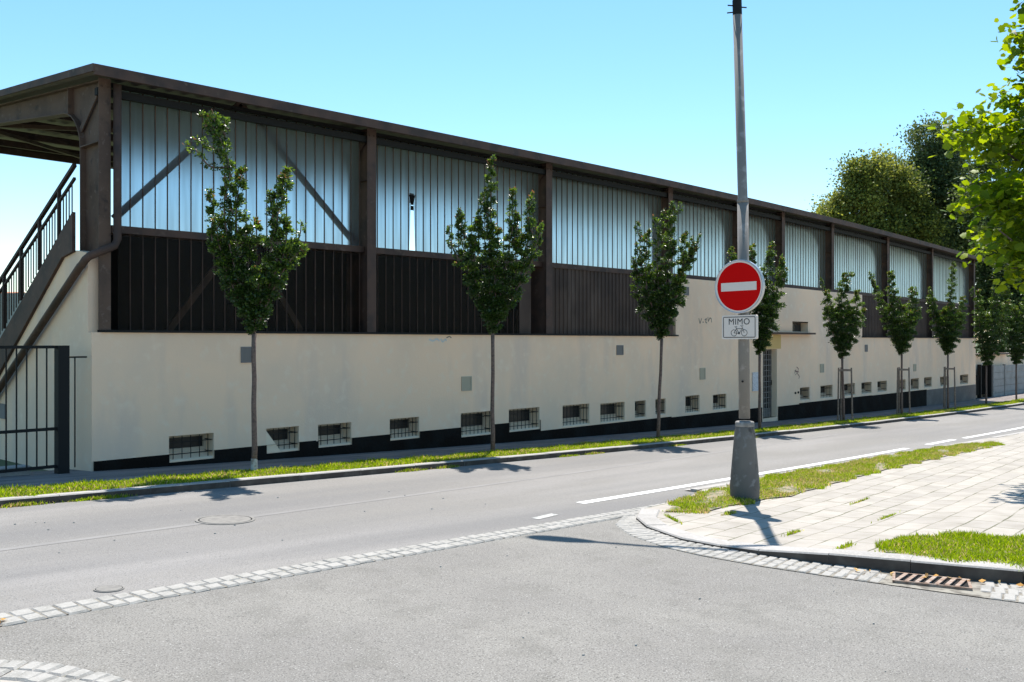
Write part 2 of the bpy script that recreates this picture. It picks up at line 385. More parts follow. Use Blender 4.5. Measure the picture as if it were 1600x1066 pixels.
# curved sett apron round the corner
outer = [(7.16,1.6),(7.02,2.3),(6.90,3.0),(6.83,3.57),(6.83,4.09),(6.90,4.5),(7.12,5.0),(7.48,5.43),(7.95,5.68)]
inner = [(7.80,1.7),(7.52,2.45),(7.36,3.2),(7.27,3.78),(7.27,4.15),(7.30,4.58),(7.58,5.12),(7.90,5.48),(8.4,5.70)]
def resample(P, n):
    P = [Vector((p[0], p[1], 0)) for p in P]; D = [0]
    for a, b in zip(P, P[1:]): D.append(D[-1]+(b-a).length)
    out_ = []
    for k in range(n):
        t = D[-1]*k/(n-1); i = max(j for j in range(len(D)) if D[j] <= t+1e-9); i = min(i, len(P)-2)
        f = (t-D[i])/(D[i+1]-D[i]); out_.append(P[i]*(1-f)+P[i+1]*f)
    return out_
NO = 52; O_ = resample(outer, NO); I_ = resample(inner, NO); cells = []
for k in range(NO-1):
    for r in range(3):
        f = (r+.5)/3; kk = k+(.5 if r % 2 else 0)
        a = O_[k]*(1-f)+I_[k]*f; b = O_[k+1]*(1-f)+I_[k+1]*f; c = (a+b)/2; d = b-a; wd = ((O_[k]-I_[k]).length)/3
        if abs((c-Vector((7.37,2.43,0))).dot(Vector((.34,-.94,0)))) < .33: continue
        cells.append((c.x, c.y, math.atan2(d.y, d.x), d.length-.004, wd-.004, gz(c.x)+.012))
setts('sett_apron', cells)
mbx = MB(); 
for k in range(NO-1):
    q = [O_[k], O_[k+1], I_[k+1], I_[k]]; mbx.add([(p.x, p.y, gz(p.x)+.006) for p in q], [(0,1,2,3)])
struct(mbx.build('sett_apron_bed', joint_m))
# kerb of the near pavement along the side street
kp = [(9.2,-2.2),(8.45,0),(7.74,1.88),(7.44,2.6),(7.30,3.2),(7.22,3.78),(7.23,4.15),(7.27,4.58),(7.56,5.15),(7.9,5.51),(8.4,5.8)]
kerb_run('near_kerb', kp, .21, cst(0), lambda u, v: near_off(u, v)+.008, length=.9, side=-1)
# gutter of pale stones under the near kerb
cells = []
gl0, gl1 = Vector((8.15, .4, 0)), Vector((7.62, 1.95, 0)); L = (gl1-gl0).length; n = 12
for k in range(n):
    c = gl0+(gl1-gl0)*((k+.5)/n)-Vector((.12, .04, 0)); cells.append((c.x, c.y, math.atan2(gl1.y-gl0.y, gl1.x-gl0.x), L/n-.01, .16, gz(c.x)+.012))
setts('gutter_setts', cells)
# corner pavement at the left foot of the picture
arc = [(-30,5.2),(-2,5.45),(.6,5.42),(1.3,5.25),(1.69,5.01),(1.87,4.76),(2.0,4.39),(2.1,3.8),(2.2,3.0),(2.4,1.5),(2.8,-2),(3.4,-8)]
ar = resample(arc[1:], 60)
mbx = MB()
for a, b in zip(ar, ar[1:]):
    mbx.add([(a.x, a.y, gz(a.x)+.02), (b.x, b.y, gz(b.x)+.02), (min(b.x,1.2)-6, b.y-.6, gz(b.x-6)+.02), (min(a.x,1.2)-6, a.y-.6, gz(a.x-6)+.02)], [(0,1,2,3)])
struct(mbx.build('corner_pavement', slab_m))
cells = []
ar = resample(arc[3:9], 26)
for r in range(2):
    for a, b in zip(ar, ar[1:]):
        d = b-a; nn = Vector((d.y, -d.x, 0)).normalized(); c = (a+b)/2-nn*(-.06-.13*r)
        cells.append((c.x, c.y, math.atan2(d.y, d.x), d.length-.012, .12, gz(c.x)+.032))
setts('corner_setts', cells)

# road markings
def stripe(name, u0, u1, v0, v1, wd, mt=white_p, off=.004):
    mb = MB(); us = frange(u0, u1, 2)
    for u in us:
        f = (u-u0)/(u1-u0); v = v0+(v1-v0)*f; mb.v += [(u, v-wd/2, gz(u)+off), (u, v+wd/2, gz(u)+off)]
    for i in range(len(us)-1): mb.f.append([2*i, 2*i+2, 2*i+3, 2*i+1]); mb.mi.append(0)
    return struct(mb.build(name, mt))
stripe('road_marking', 8.38, 19.45, 6.62, 6.87, .13)
stripe('road_marking', 20.74, 22.69, 6.90, 6.95, .13)
stripe('road_marking', 23.35, 48, 6.93, 7.1, .13)
stripe('road_marking', 13.6, 15.2, 6.55, 6.55, .10, worn_p)
stripe('road_marking', 7.15, 7.55, 6.24, 6.30, .10, worn_p)
stripe('road_seam', -6, 22, 7.3, 9.4, .09, mat('seam', (.215,.205,.196), .85, var=[((.188,.179,.171), 2, .38, .58)]), .002)

# ------------------------------------------------------------------ grandstand
G0 = Vector((5.55, 12.9, gz(5.5)))
stand = thing('grandstand', 'long cream rendered grandstand with brown roof and frosted glass band', 'grandstand', G0)
U0, U1 = 5.50, 45.05
VF, VG, SILL, MID, TOP = 12.88, 13.10, 1.72, 3.18, 5.20
wins_px = [(264,334,683,722),(416,467,671,708),(497,549,665,699),(609,655,656,688),(720,770,647,683),(795,843,641,675),(879,921,635,668),(938,976,632,662),(992,1009,628,655),(1024,1040,625,650),(1071,1093,620,647),(1114,1135,618,642),(1250,1265,607,627),(1282,1301,604,624),(1319,1336,601,620),(1346,1362,599,617),(1371,1386,597,614),(1401,1415,595,612),(1423,1436,593,611),(1444,1456,591,607),(1469,1480,590,605),(1500,1513,587,602)]
wins = []
for x0, x1, y0, y1 in wins_px:
    a, zt = W(x0, y0, VF); b, _ = W(x1, y0, VF); _, zb = W(x0, y1, VF); wins.append((a, b, zb, zt))
door = (24.87, 25.75, gz(25)+.07, 1.36)
sw = (26.81, 27.9, 1.87, 2.17)
def pl_top(u): return -.065 if u < 14.95 else -.335
def wall_holes(mb, u0, u1, z0, z1, v, holes, faces_back=True):
    us = sorted({u0, u1, *[h[0] for h in holes], *[h[1] for h in holes]}); zs = sorted({z0, z1, *[h[2] for h in holes], *[h[3] for h in holes]})
    us = [u for u in us if u0 <= u <= u1]; zs = [z for z in zs if z0 <= z <= z1]
    for a, b in zip(us, us[1:]):
        for c, d in zip(zs, zs[1:]):
            mu, mz = (a+b)/2, (c+d)/2
            if any(h[0] < mu < h[1] and h[2] < mz < h[3] for h in holes): continue
            mb.add([(a, v, c), (b, v, c), (b, v, d), (a, v, d)], [(0,1,2,3)])
    return mb
wall = MB(); holes = wins+[door]
wall_holes(wall, U0+.001, U1, -1.6, SILL, VF, holes)
wall_holes(wall, 20.25, 32.2, SILL, MID-.05, VF+.02, [sw])
wall.box(20.25, 32.2, VF+.021, VG+.1, MID-.06, MID-.05)
wall.add([(20.25, VF+.02, SILL), (20.25, VG+.1, SILL), (20.25, VG+.1, MID-.05), (20.25, VF+.02, MID-.05)], [(0,1,2,3)])
wall.add([(U0, VF, SILL), (U1, VF, SILL), (U1, VG+.2, SILL), (U0, VG+.2, SILL)], [(0,1,2,3)])
wall.add([(U1, VF, -1.6), (U1, 18, -1.6), (U1, 18, SILL), (U1, VF, SILL)], [(0,1,2,3)])
# end wall, raked top
ev = [(VF+.001, -.6), (VF+.001, SILL-.001), (13.0, SILL-.001), (13.0, 2.82), (13.38, 2.88), (13.77, 2.83), (15.73, 1.54), (16.9, .86), (18.2, -.1), (18.2, -.6)]
wall.prism(ev, U0, U0+.25, 'x')
wob = wall.build('wall', cream, stand)
dR = .26
for i, (a, b, c, d) in enumerate(wins):
    rv = MB()     # reveal
    rv.add([(a, VF, c), (b, VF, c), (b, VF+dR, c+.11), (a, VF+dR, c+.11)], [(0,1,2,3)])
    rv.add([(a, VF, d), (a, VF+dR, d), (b, VF+dR, d), (b, VF, d)], [(0,1,2,3)])
    rv.add([(a, VF, c), (a, VF+dR, c), (a, VF+dR, d), (a, VF, d)], [(0,1,2,3)])
    rv.add([(b, VF, c), (b, VF, d), (b, VF+dR, d), (b, VF+dR, c)], [(0,1,2,3)])
    if i == 1: rv.prism([(a-.02, d-.005), (a-.02, c), (a+.27, c)], VF+.006, VF+dR-.02, 'y')
    wn = rv.build('window', reveal_m, stand)
    p = MB(); p.box(a, b, VF+dR, VF+dR+.03, c, d); p.build('pane', pane_dark, wn)
    fr = MB()
    for x0, x1, z0, z1 in ((a, b, c+.08, c+.15), (a, b, d-.05, d), (a, a+.035, c+.15, d-.05), (b-.05, b, c+.15, d-.05)):
        fr.box(x0+.001, x1-.001, VF+dR-.04, VF+dR-.001, z0, z1)
    fr.build('frame', winframe, wn)
    gr = MB(); nb = 5 if i < 3 else 8; g0, g1 = a+.01, b-.01
    if i == 1: g0 = a+.1
    for k in range(nb):
        u = g0+(g1-g0)*(k+.5)/nb; gr.bar((u, VF+.03, c+.02), (u, VF+.03, d-.01), .009)
    for zz in (c+.09, d-.1): gr.bar((g0, VF+.03, zz), (g1, VF+.03, zz), .012, up=(0,1,0)); 
    for zz in (c+.09, d-.1): gr.bar((g1-.02, VF+.03, zz), (g1-.02, VF+dR-.05, zz), .012)
    gr.build('grille', darksteel, wn)
# small upper window
a, b, c, d = sw
rv = MB(); dr = .24; v0 = VF+.02
rv.add([(a, v0, c), (b, v0, c), (b, v0+dr, c+.03), (a, v0+dr, c+.03)], [(0,1,2,3)]); rv.add([(a, v0, d), (a, v0+dr, d), (b, v0+dr, d), (b, v0, d)], [(0,1,2,3)])
rv.add([(a, v0, c), (a, v0+dr, c), (a, v0+dr, d), (a, v0, d)], [(0,1,2,3)]); rv.add([(b, v0, c), (b, v0, d), (b, v0+dr, d), (b, v0+dr, c)], [(0,1,2,3)])
wn = rv.build('window', reveal_m, stand); MB().box(a, b, v0+dr, v0+dr+.03, c, d).build('pane', pane_dark, wn)
# plinth with cut-outs
pl = MB()
ph = [(h[0]-.001, h[1]+.001, h[2]-.02, h[3]) for h in wins]+[door]
def plinth_piece(mb, u0, u1, ztop, v=VF-.018):
    hs = [h for h in ph if h[1] > u0 and h[0] < u1 and h[2] < ztop]
    wall_holes(mb, u0, u1, -1.6, ztop, v, [(max(h[0], u0), min(h[1], u1), h[2], min(h[3], ztop+1)) if h[3] < ztop else (max(h[0], u0), min(h[1], u1), h[2], ztop+.5) for h in hs])
    mb.add([(u0, v, ztop), (u1, v, ztop), (u1, VF, ztop), (u0, VF, ztop)], [(0,1,2,3)])
zt = [(5.52, 9.2, -.06), (9.2, 13.0, -.075), (13.0, 14.94, -.075), (14.94, 20.0, -.31), (20.0, 24.8, -.33), (25.8, 27.2, -.36), (27.2, 33, -.33), (33, 38.6, -.34)]
for a, b, z in zt: plinth_piece(pl, a, b, z)
pl.build('plinth', plinth_m, stand)
pl = MB(); plinth_piece(pl, 38.6, 45.03, -.36); pl.build('plinth', plinth_g, stand)
# sill ledge
for a_, b_ in ((5.63, 20.3), (32.15, 45.05)): MB().box(a_, b_, VF-.04, VG+.02, SILL+.002, SILL+.035).build('sill_ledge', darksteel, stand)
# frames (columns with haunch and roof beam)
def roof_z(v): return 5.26+.0766*(v-12.65)      # underside of the sheeting
VE = 23.35
ucol = [5.685, 10.40, 15.25, 20.0, 23.6, 26.2, 29.75, 34.6, 39.4, 44.9]
def frame_obj(u, first):
    mb = MB(); t = .012; hw = .10 if not first else .085
    base = SILL+.036 if not (20.2 < u < 32) else MID+.02
    vo, vi = 12.90, 13.50
    if not (20.2 < u < 32): pass
    arcp = []
    r = .72; cx_, cz = vi+r, roof_z(vi+r)-.42-r*.85
    for k in range(9):
        th = math.pi-k*(math.pi/2)/8; arcp.append((cx_+r*math.cos(th), cz+r*.85*math.sin(th)))
    inner_c = [(vi, base)]+arcp+[(VE, roof_z(VE)-.16)]
    poly = [(vo, base)]+inner_c+[(VE, roof_z(VE)-.02), (vo, roof_z(vo)-.02)]
    mb.prism(poly, u-t/2, u+t/2, 'x')
    mb.box(u-hw, u+hw, vo-.012, vo, base, roof_z(vo)-.03)                 # outer flange
    pts = inner_c
    vs = []; fs = []
    for (v, z) in pts: vs += [(u-hw, v, z), (u+hw, v, z)]
    for i in range(len(pts)-1): fs.append((2*i, 2*i+2, 2*i+3, 2*i+1))
    off = [(0, 0)]*len(pts)
    mb.add(vs, fs)
    for i in range(len(pts)-1):
        p, q = pts[i], pts[i+1]; mb.bar((u, p[0], p[1]), (u, q[0], q[1]), 2*hw, .016, up=(0, -(q[1]-p[1]), q[0]-p[0]))
    mb.bar((u, vo, roof_z(vo)-.07), (u, VE, roof_z(VE)-.03), 2*hw, .014)
    # stiffeners
    for sgn in (-1, 1):
        mb.bar((u+sgn*hw*.5, vo, roof_z(13)-.12), (u+sgn*hw*.5, vi+.1, cz+.25), hw, .02, up=(1,0,0))
        mb.bar((u+sgn*hw*.5, vo+.02, cz+.02), (u+sgn*hw*.5, vi, cz+.02), hw, .014, up=(0,0,1))
        mb.bar((u+sgn*hw*.5, vi+.42, cz+r*.85-.05), (u+sgn*hw*.5, vi+.42, roof_z(vi+.4)-.06), hw, .014, up=(0,1,0))
    return mb
for i, u in enumerate(ucol): frame_obj(u, i == 0).build('roof_frame', brown_w if i == 0 else brown, stand)
# glazing bays
edges = []
for i in range(len(ucol)-1): edges.append((ucol[i]+(.11 if i else .27), ucol[i+1]-.11))
prng = random.Random(3)
for i, (a, b) in enumerate(edges):
    up = MB(); n = round((b-a)/.187); wd = (b-a)/n
    gap = round((W(643, 350, VG)[0]-a)/wd-.5) if i == 1 else -1
    low = round((W(706, 350, VG)[0]-a)/wd-.5) if i == 1 else -1
    for k in range(n):
        u0, u1 = a+k*wd+.011, a+(k+1)*wd-.011; z0, z1 = MID+.06, TOP+.02; dv = prng.uniform(-.004, .004)
        up.m(glass_up)
        if k == gap:
            up.add([(u0, VG, 4.25), (u1, VG, 4.25), (u1, VG, z1), (u0, VG, z1)], [(0,1,2,3)])
            up.add([(u0, VG, z0), (u0+.012, VG, z0), (u0+.05, VG, 4.1), (u0, VG, 4.25)], [(0,1,2,3)]); up.add([(u1, VG, z0), (u1, VG, 4.25), (u1-.05, VG, 4.1), (u1-.004, VG, z0)], [(0,1,2,3)])
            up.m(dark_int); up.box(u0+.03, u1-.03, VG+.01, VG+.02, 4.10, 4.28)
        else:
            up.add([(u0, VG+dv, z0), (u1, VG+dv, z0), (u1, VG+dv, z1), (u0, VG+dv, z1)], [(0,1,2,3)])
        up.m(brown); up.box(u1+.003, u1+.017, VG-.012, VG+.006, z0, z1)
    up.m(brown); up.box(a-.1, b+.08, VG-.045, VG+.03, MID-.045, MID+.06); up.m(darksteel); up.box(a-.1, b+.08, VG-.03, VG+.03, TOP-.02, TOP+.05)
    up.build('upper_glazing', None, stand)
    if 20.2 < (a+b)/2 < 29.7: continue
    lo = MB(); z0, z1 = SILL+.036, MID-.046
    if i in (0, 1):
        bb = b if i == 0 else b-.62
        n = round((bb-a)/.187); wd = (bb-a)/n
        for k in range(n):
            u0, u1 = a+k*wd+.009, a+(k+1)*wd-.009
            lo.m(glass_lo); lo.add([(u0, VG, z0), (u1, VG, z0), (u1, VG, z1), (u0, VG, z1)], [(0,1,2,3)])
            lo.m(brown); lo.box(u1+.003, u1+.013, VG-.012, VG+.004, z0, z1)
        if i == 1:
            lo.m(corr); lo.box(bb, bb+.36, VG-.01, VG+.02, z0, z1)
    else:
        lo.m(corr)
        aa = a; 
        if i == 6: aa = 32.2
        x = aa; pts = []
        while x < b+.08:
            pts += [(x, VG), (x+.05, VG), (x+.065, VG-.022), (x+.115, VG-.022), (x+.13, VG)]; x += .14
        for p, q in zip(pts, pts[1:]): lo.add([(p[0], p[1], z0), (q[0], q[1], z0), (q[0], q[1], z1), (p[0], p[1], z1)], [(0,1,2,3)])
    lo.build('lower_panel', None, stand)
# bracing behind the first bay
def brace(pxs, v):
    for (p, q) in pxs:
        (u0, z0), (u1, z1) = W(*p, v), W(*q, v)
        MB().bar((u0, v, z0), (u1, v, z1), .10, .05, up=(0,1,0)).build('brace', brown_w, stand)
brace([((178, 343), (375, 168)), ((375, 168), (552, 384))], VG+.10)
brace([((262, 519), (378, 366)), ((378, 366), (470, 519))], VG+.10)
MB().box(5.9, 44.8, VG+.06, VG+.16, MID-.06, MID+.04).build('rail', brown, stand)
# terrace (raked seating) and the dark room under it
tr = MB(); prof = [(13.66, 2.80), (13.95, 2.80)]; v, z = 13.95, 2.80
while z > .3: prof += [(v, z-.38), (v+.6, z-.38)]; v += .6; z -= .38
for (p, q) in zip(prof, prof[1:]): tr.add([(U0+.3, p[0], p[1]), (U1-.05, p[0], p[1]), (U1-.05, q[0], q[1]), (U0+.3, q[0], q[1])], [(0,1,2,3)])
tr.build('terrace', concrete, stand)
# far side edge wall of platform closes the view through the lower glass
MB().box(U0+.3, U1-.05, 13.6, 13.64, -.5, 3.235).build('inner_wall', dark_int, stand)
# opposite end: partition
MB().prism([(13.2, SILL), (13.2, 3.1), (13.9, 2.8), (16.5, 1.2), (16.5, -1), (13.2, -1)], U1-.25, U1-.02, 'x').build('end_wall', cream, stand)
# roof
rf = MB(); us = frange(5.42, 45.25, .0625); vs = []; zz = [.022*math.cos(i*math.pi/2) for i in range(len(us))]
for u, dz in zip(us, zz):
    for v in (12.62, VE): vs += [(u, v, roof_z(v)+.03+dz)]
rf.m(roof_under).add(vs, [(2*i, 2*i+2, 2*i+3, 2*i+1) for i in range(len(us)-1)])
for v in (13.3, 14.9, 16.6, 18.3, 20.0, 21.7, 23.2): rf.m(brown).box(5.95, 45.15, v-.04, v+.04, roof_z(v)-.14, roof_z(v)-.004)
roof = rf.build('roof', None, stand)
fa = MB().m(brown)
fa.box(5.411, 45.259, 12.57, 12.61, 5.19, 5.335)
fa.box(5.40, 45.27, VE+.01, VE+.04, roof_z(VE)-.12, roof_z(VE)+.08)
fa.prism([(12.571, 5.23), (12.571, 5.334), (VE+.039, roof_z(VE)+.09), (VE+.039, roof_z(VE)-.01)], 5.385, 5.41, 'x')
fa.prism([(12.57, 5.19), (12.57, 5.335), (VE+.04, roof_z(VE)+.09), (VE+.04, roof_z(VE)-.05)], 45.26, 45.285, 'x')
fa.build('fascia', None, roof)
gt = MB(); gt.box(5.6, 45.1, 12.93, 13.02, 5.02, 5.12); gt.build('eaves_rail', darksteel, roof)  # rail coloured near-black to stand for the shadow line below the fascia
# plan bracing under the roof, seen past the gable frame
br = MB()
br.bar((5.75, 13.6, roof_z(13.6)-.2), (10.4, 18.5, roof_z(18.5)-.2), .07); br.bar((10.4, 13.6, roof_z(13.6)-.2), (5.75, 18.5, roof_z(18.5)-.2), .07)
br.bar((5.75, 18.5, roof_z(18.5)-.2), (10.4, 23, roof_z(23)-.2), .07)
br.build('roof_brace', brown, roof)
# downpipe
dp = MB(); q1 = E(128, 415, 5.42); q2 = E(0, 607, 5.42)
k_ = ((q2[1]-q1[1])/(q2[0]-q1[0]))
dp.tube([(5.84, 12.84, 5.18), (5.84, 12.84, 3.02), (5.80, 12.84, 2.93), (5.45, 12.84, 2.76), (5.42, 12.90, 2.71), (5.42, q1[0], q1[1]), (5.42, q1[0]+.06, q1[1]-.02), (5.42, 17.6, q2[1]+k_*(17.6-q2[0]))], .055, 12)
smooth(dp.build('downpipe', brown, stand))
# end stair: stringer and railing
st = MB(); st.prism([(13.40, 3.42), (13.40, 2.86), (13.77, 2.80), (17.9, -.06), (18.2, -.1), (18.2, .36)], U0-.05, U0-.002, 'x'); st.build('stringer', brown, stand)
def on(v, z0, z1, v0=13.38, v1=16.49): return z0+(z1-z0)*(v-v0)/(v1-v0)
rl = MB(); R_ = lambda v: on(v, 4.07, 2.44); R2 = lambda v: on(v, 3.88, 2.27); B_ = lambda v: on(v, 3.46, 1.60)
ur = U0-.03
rl.bar((ur, 13.36, R_(13.36)), (ur, 18.2, R_(18.2)), .05, .05); rl.bar((ur, 13.36, R2(13.36)), (ur, 18.2, R2(18.2)), .035, .035)
v = 13.45
while v < 18.2: rl.bar((ur, v, B_(v)-.04), (ur, v, R2(v)), .014); v += .10
v = 13.9
while v < 18.2: rl.bar((ur, v, B_(v)-.06), (ur, v, R_(v)), .045); v += .72
rl.build('railing', mat('dark brown steel', (.04,.024,.018), .7, spec=.3), stand)
# vents, notice, canopy, door
def plate(name, u0, z0, u1, z1, mt, t=.02, slat=False, v=VF):
    mb = MB()
    if slat:
        mb.box(u0, u1, v-.006, v-.001, z0, z1)
        for zz, z2 in ((z0, z0+.02), (z1-.02, z1)): mb.box(u0, u1, v-t, v-.007, zz, z2)
        for uu, u2 in ((u0, u0+.02), (u1-.02, u1)): mb.box(uu, u2, v-t, v-.007, z0+.021, z1-.021)
        k = z0+.04
        while k < z1-.03: mb.box(u0+.021, u1-.021, v-t*.8, v-.007, k, k+.012); k += .03
    else: mb.box(u0, u1, v-t, v-.001, z0, z1)
    return mb.build(name, mt, stand)
for (a, c, b, d, m_) in [(7.80, 1.26, 8.0, 1.51, vent_g), (12.60, .63, 12.87, .91, vent_f), (17.67, 1.27, 17.93, 1.5, vent_g), (21.37, .58, 21.64, .89, vent_f), (28.72, .58, 29.0, .86, vent_f), (32.37, 1.22, 32.6, 1.47, vent_g), (37.15, .42, 37.43, .7, vent_f)]:
    plate('air_vent', a, c, b, d, m_, slat=True)
plate('air_vent', 20.62, 2.78, 20.85, 3.0, vent_g, slat=True, v=VF+.02)
mb = MB(); ve = [E(5, 632, U0), E(10, 656, U0)]; mb.box(U0-.02, U0-.001, ve[0][0]-.12, ve[0][0]+.1, ve[1][1], ve[0][1]); mb.build('air_vent', vent_g, stand)
plate('notice_board', 24.22, .16, 24.56, .7, notice_m, .03)
MB().box(24.1, 28.05, VF-.17, VF+.018, 1.80, 1.85).build('canopy', brown, stand)
a, b, c, d = door
rv = MB(); dd = .22
rv.add([(a, VF, c), (a, VF+dd, c), (a, VF+dd, d), (a, VF, d)], [(0,1,2,3)]); rv.add([(b, VF, c), (b, VF, d), (b, VF+dd, d), (b, VF+dd, c)], [(0,1,2,3)]); rv.add([(a, VF, d), (a, VF+dd, d), (b, VF+dd, d), (b, VF, d)], [(0,1,2,3)])
rv.build('door_surround', reveal_m, stand)
MB().box(a-.1, b+.25, VF-.006, VF-.002, 1.37, 1.79).build('ochre_patch', ochre, stand)
dm = MB().m(pane_dark); dm.box(a+.05, b-.05, VF+dd, VF+dd+.03, c+.05, d-.05)
dm.m(galv)
dm.box(a, a+.05, VF+dd-.03, VF+dd+.05, c, d); dm.box(b-.05, b, VF+dd-.03, VF+dd+.05, c, d); dm.box(a+.05, b-.05, VF+dd-.03, VF+dd+.05, d-.05, d); dm.box(a+.05, b-.05, VF+dd-.03, VF+dd+.05, c, c+.25)
dob = dm.build('door', None, stand)
gr = MB()
for k in range(6): u = a+.06+(b-a-.12)*k/5; gr.bar((u, VF+dd-.06, c+.02), (u, VF+dd-.06, d-.03), .02)
k = c+.1
while k < d: gr.bar((a+.05, VF+dd-.06, k), (b-.05, VF+dd-.06, k), .014, up=(0,1,0)); k += .16
gr.build('grille', galv, dob)
MB().bar((b-.1, VF+dd-.09, c+.95), (b-.1, VF+dd-.09, c+1.1), .02).build('handle', darksteel, dob)
for (x, z) in ((26.95, .0), (27.15, .01)): MB().tube([(x, VF-.03, z), (x, VF, z)], .035, 10).build('pipe_outlet', darksteel, stand)
# spray marks on the wall
def scrawl(strokes, v, mt, w_=.03):
    mb = MB()
    for st_ in strokes:
        for p, q in zip(st_, st_[1:]):
            d = Vector((q[0]-p[0], 0, q[1]-p[1])); 
            if d.length < 1e-5: continue
            nn = Vector((-d.z, 0, d.x)).normalized()*w_/2; P_ = Vector((p[0], v, p[1])); Q_ = Vector((q[0], v, q[1]))
            mb.add([P_-nn, Q_-nn, Q_+nn, P_+nn], [(0,1,2,3)])
    return mb.build('graffiti', mt, stand)
scrawl([[(21.36,2.20),(21.42,2.06),(21.5,2.2)], [(21.55,2.1),(21.6,2.1)], [(21.66,2.16),(21.75,2.2),(21.7,2.1),(21.78,2.08)], [(21.82,2.24),(21.84,2.12),(21.92,2.22),(22.0,2.2),(22.02,2.1)]], VF-.003+.02, scribble2, .028)
scrawl([[(26.9,.6),(27.0,.72),(27.05,.6),(26.95,.55)]], VF-.003, scribble2, .02)
scrawl([[(27.05,.8),(27.18,.74),(27.1,.6),(27.25,.5),(27.2,.43)], [(26.92,.68),(27.2,.64)]], VF-.003, scribble, .03)
scrawl([[(11.75,1.63),(11.85,1.60),(11.95,1.64),(12.02,1.6)], [(12.05,1.64),(12.1,1.58),(12.18,1.64),(12.2,1.6)]], VF-.003, scribble3, .035)
scrawl([[(12.2,1.66),(12.28,1.69),(12.33,1.66)]], VF-.003, scribble2, .02)

# the long roof is slightly cambered between its ends
import bmesh
def camber(u): return .25*math.sin(math.pi*min(1, max(0, (u-5.5)/39.6)))
def descend(o):
    for c_ in o.children:
        yield c_
        yield from descend(c_)
bpy.context.view_layer.update()
for ob in descend(stand):
    if ob.type != 'MESH' or ob.name.split('.')[0] in ('window', 'pane', 'frame', 'grille', 'plinth', 'door', 'air_vent', 'graffiti', 'downpipe'): continue
    me = ob.data; zs_ = [v.co.z+G0.z for v in me.vertices]; xs_ = [v.co.x+G0.x for v in me.vertices]
    if max(zs_) < SILL+.1: continue
    if max(xs_)-min(xs_) > 6 and len(me.vertices) < 600:
        bm = bmesh.new(); bm.from_mesh(me); x = math.floor(min(xs_))+1.7
        while x < max(xs_):
            bmesh.ops.bisect_plane(bm, geom=bm.verts[:]+bm.edges[:]+bm.faces[:], plane_co=(x-G0.x, 0, 0), plane_no=(1, 0, 0)); x += 2
        bm.to_mesh(me); bm.free()
    for v in me.vertices:
        z = v.co.z+G0.z
        if z > SILL: v.co.z += camber(v.co.x+G0.x)*min(1, (z-SILL)/3.6)
    me.update()

# ------------------------------------------------------------------ metal gate at the left
gz0 = gz(4.5)
GV = 12.86
gate = thing('metal_gate', 'black vertical bar metal gate with square post beside the wall corner', 'gate', (4.4, GV, gz0))
pu = W(98, 700, GV)[0]
MB().box(pu-.075, pu+.07, GV-.05, GV+.09, gz0-.1, W(98, 541, GV)[1]).build('post', darksteel, gate)
lf = MB(); zt_, zm, zb_ = W(45, 543.5, GV)[1], W(45, 674, GV)[1], W(45, 734, GV)[1]
for zz in (zt_, zm, zb_): lf.box(.6, pu-.08, GV, GV+.03, zz-.02, zz+.02)
u = pu-.2
while u > .7: lf.bar((u, GV+.015, zb_), (u, GV+.015, zt_), .016); u -= .125
lf.build('leaf', darksteel, gate)
fx = MB(); uu = W(117, 600, GV+.1)[0]; fx.bar((pu+.07, GV+.1, 1.38), (pu+.36, GV+.1, 1.38), .022); fx.bar((uu, GV+.1, gz0), (uu, GV+.1, 1.38), .014); fx.build('side_bar', darksteel, gate)
struct(MB().box(-6, 4.75, 13.0, 13.25, gz0-.3, gz0+.07).build('gate_threshold', kerb_m))

# ------------------------------------------------------------------ street lamp and its signs
LB = Vector((10.05, 5.44, gz(10.05)+.02))
lamp = thing('street_lamp', 'tall grey steel street lamp with flared base standing on the grassy corner', 'street lamp', LB)
def lp(x, y):            # point of the lamp's own vertical plane facing the viewer
    Z = LB.x*CC+LB.y*S; return LB+RIGHT((x-1162)/F*Z)+Vector((0, 0, 1.6-(y-534)/F*Z-LB.z))
cb = lp(1162, 770)
MB().lathe((LB.x, LB.y, LB.z), [(.02,-.05),(.165,-.05),(.168,.0),(.172,.10),(.176,.16),(.168,.26),(.122,.80),(.110,.86),(.108,.88)], 28).build('base', cone_m, lamp, smooth=True)
MB().lathe((LB.x, LB.y, LB.z), [(.075,.875),(.107,.877),(.112,.885),(.112,.925),(.104,.94),(.075,.945)], 28).build('collar', galv, lamp, smooth=True)
p0, p1, p2 = lp(1161.5, 655), lp(1159, 318), lp(1150, 8)
MB().tube([p0, p1], [.066, .066], 20).build('lower_pole', galv, lamp, smooth=True)
dirp = (p2-p1).normalized()
MB().tube([p1, p1+dirp*.03, p1+dirp*.05, p2], [.069, .069, .058, .053], 20).build('upper_pole', galv, lamp, smooth=True)
ck = MB(); c0 = p2-dirp*.12
ck.tube([p2-dirp*.13, p2+dirp*.05], .055, 16)
for an, zo in ((0.2, .02), (math.pi+.2, .03), (math.pi-.3, -.04)):
    d = RIGHT(math.cos(an))+Vector((CC*math.sin(an), S*math.sin(an), 0)); ck.tube([p2+dirp*zo*1.0-dirp*.05, p2+dirp*(zo-.05)+d*.12], .008, 6)
ck.build('clamp', darksteel, lamp)
top = p2+dirp*.1
arm_end = Vector((9.35, 6.95, top.z+.55))
pts = []
for k in range(9):
    t = k/8; c1 = top+Vector((0, 0, .45)); pts.append(top*(1-t)**2+c1*2*t*(1-t)+arm_end*t*t)
MB().tube([p2]+pts, [.04]+[.036]*9, 12).build('arm', galv, lamp, smooth=True)
hd = (arm_end-pts[-2]).normalized(); hm = MB(); L0 = arm_end
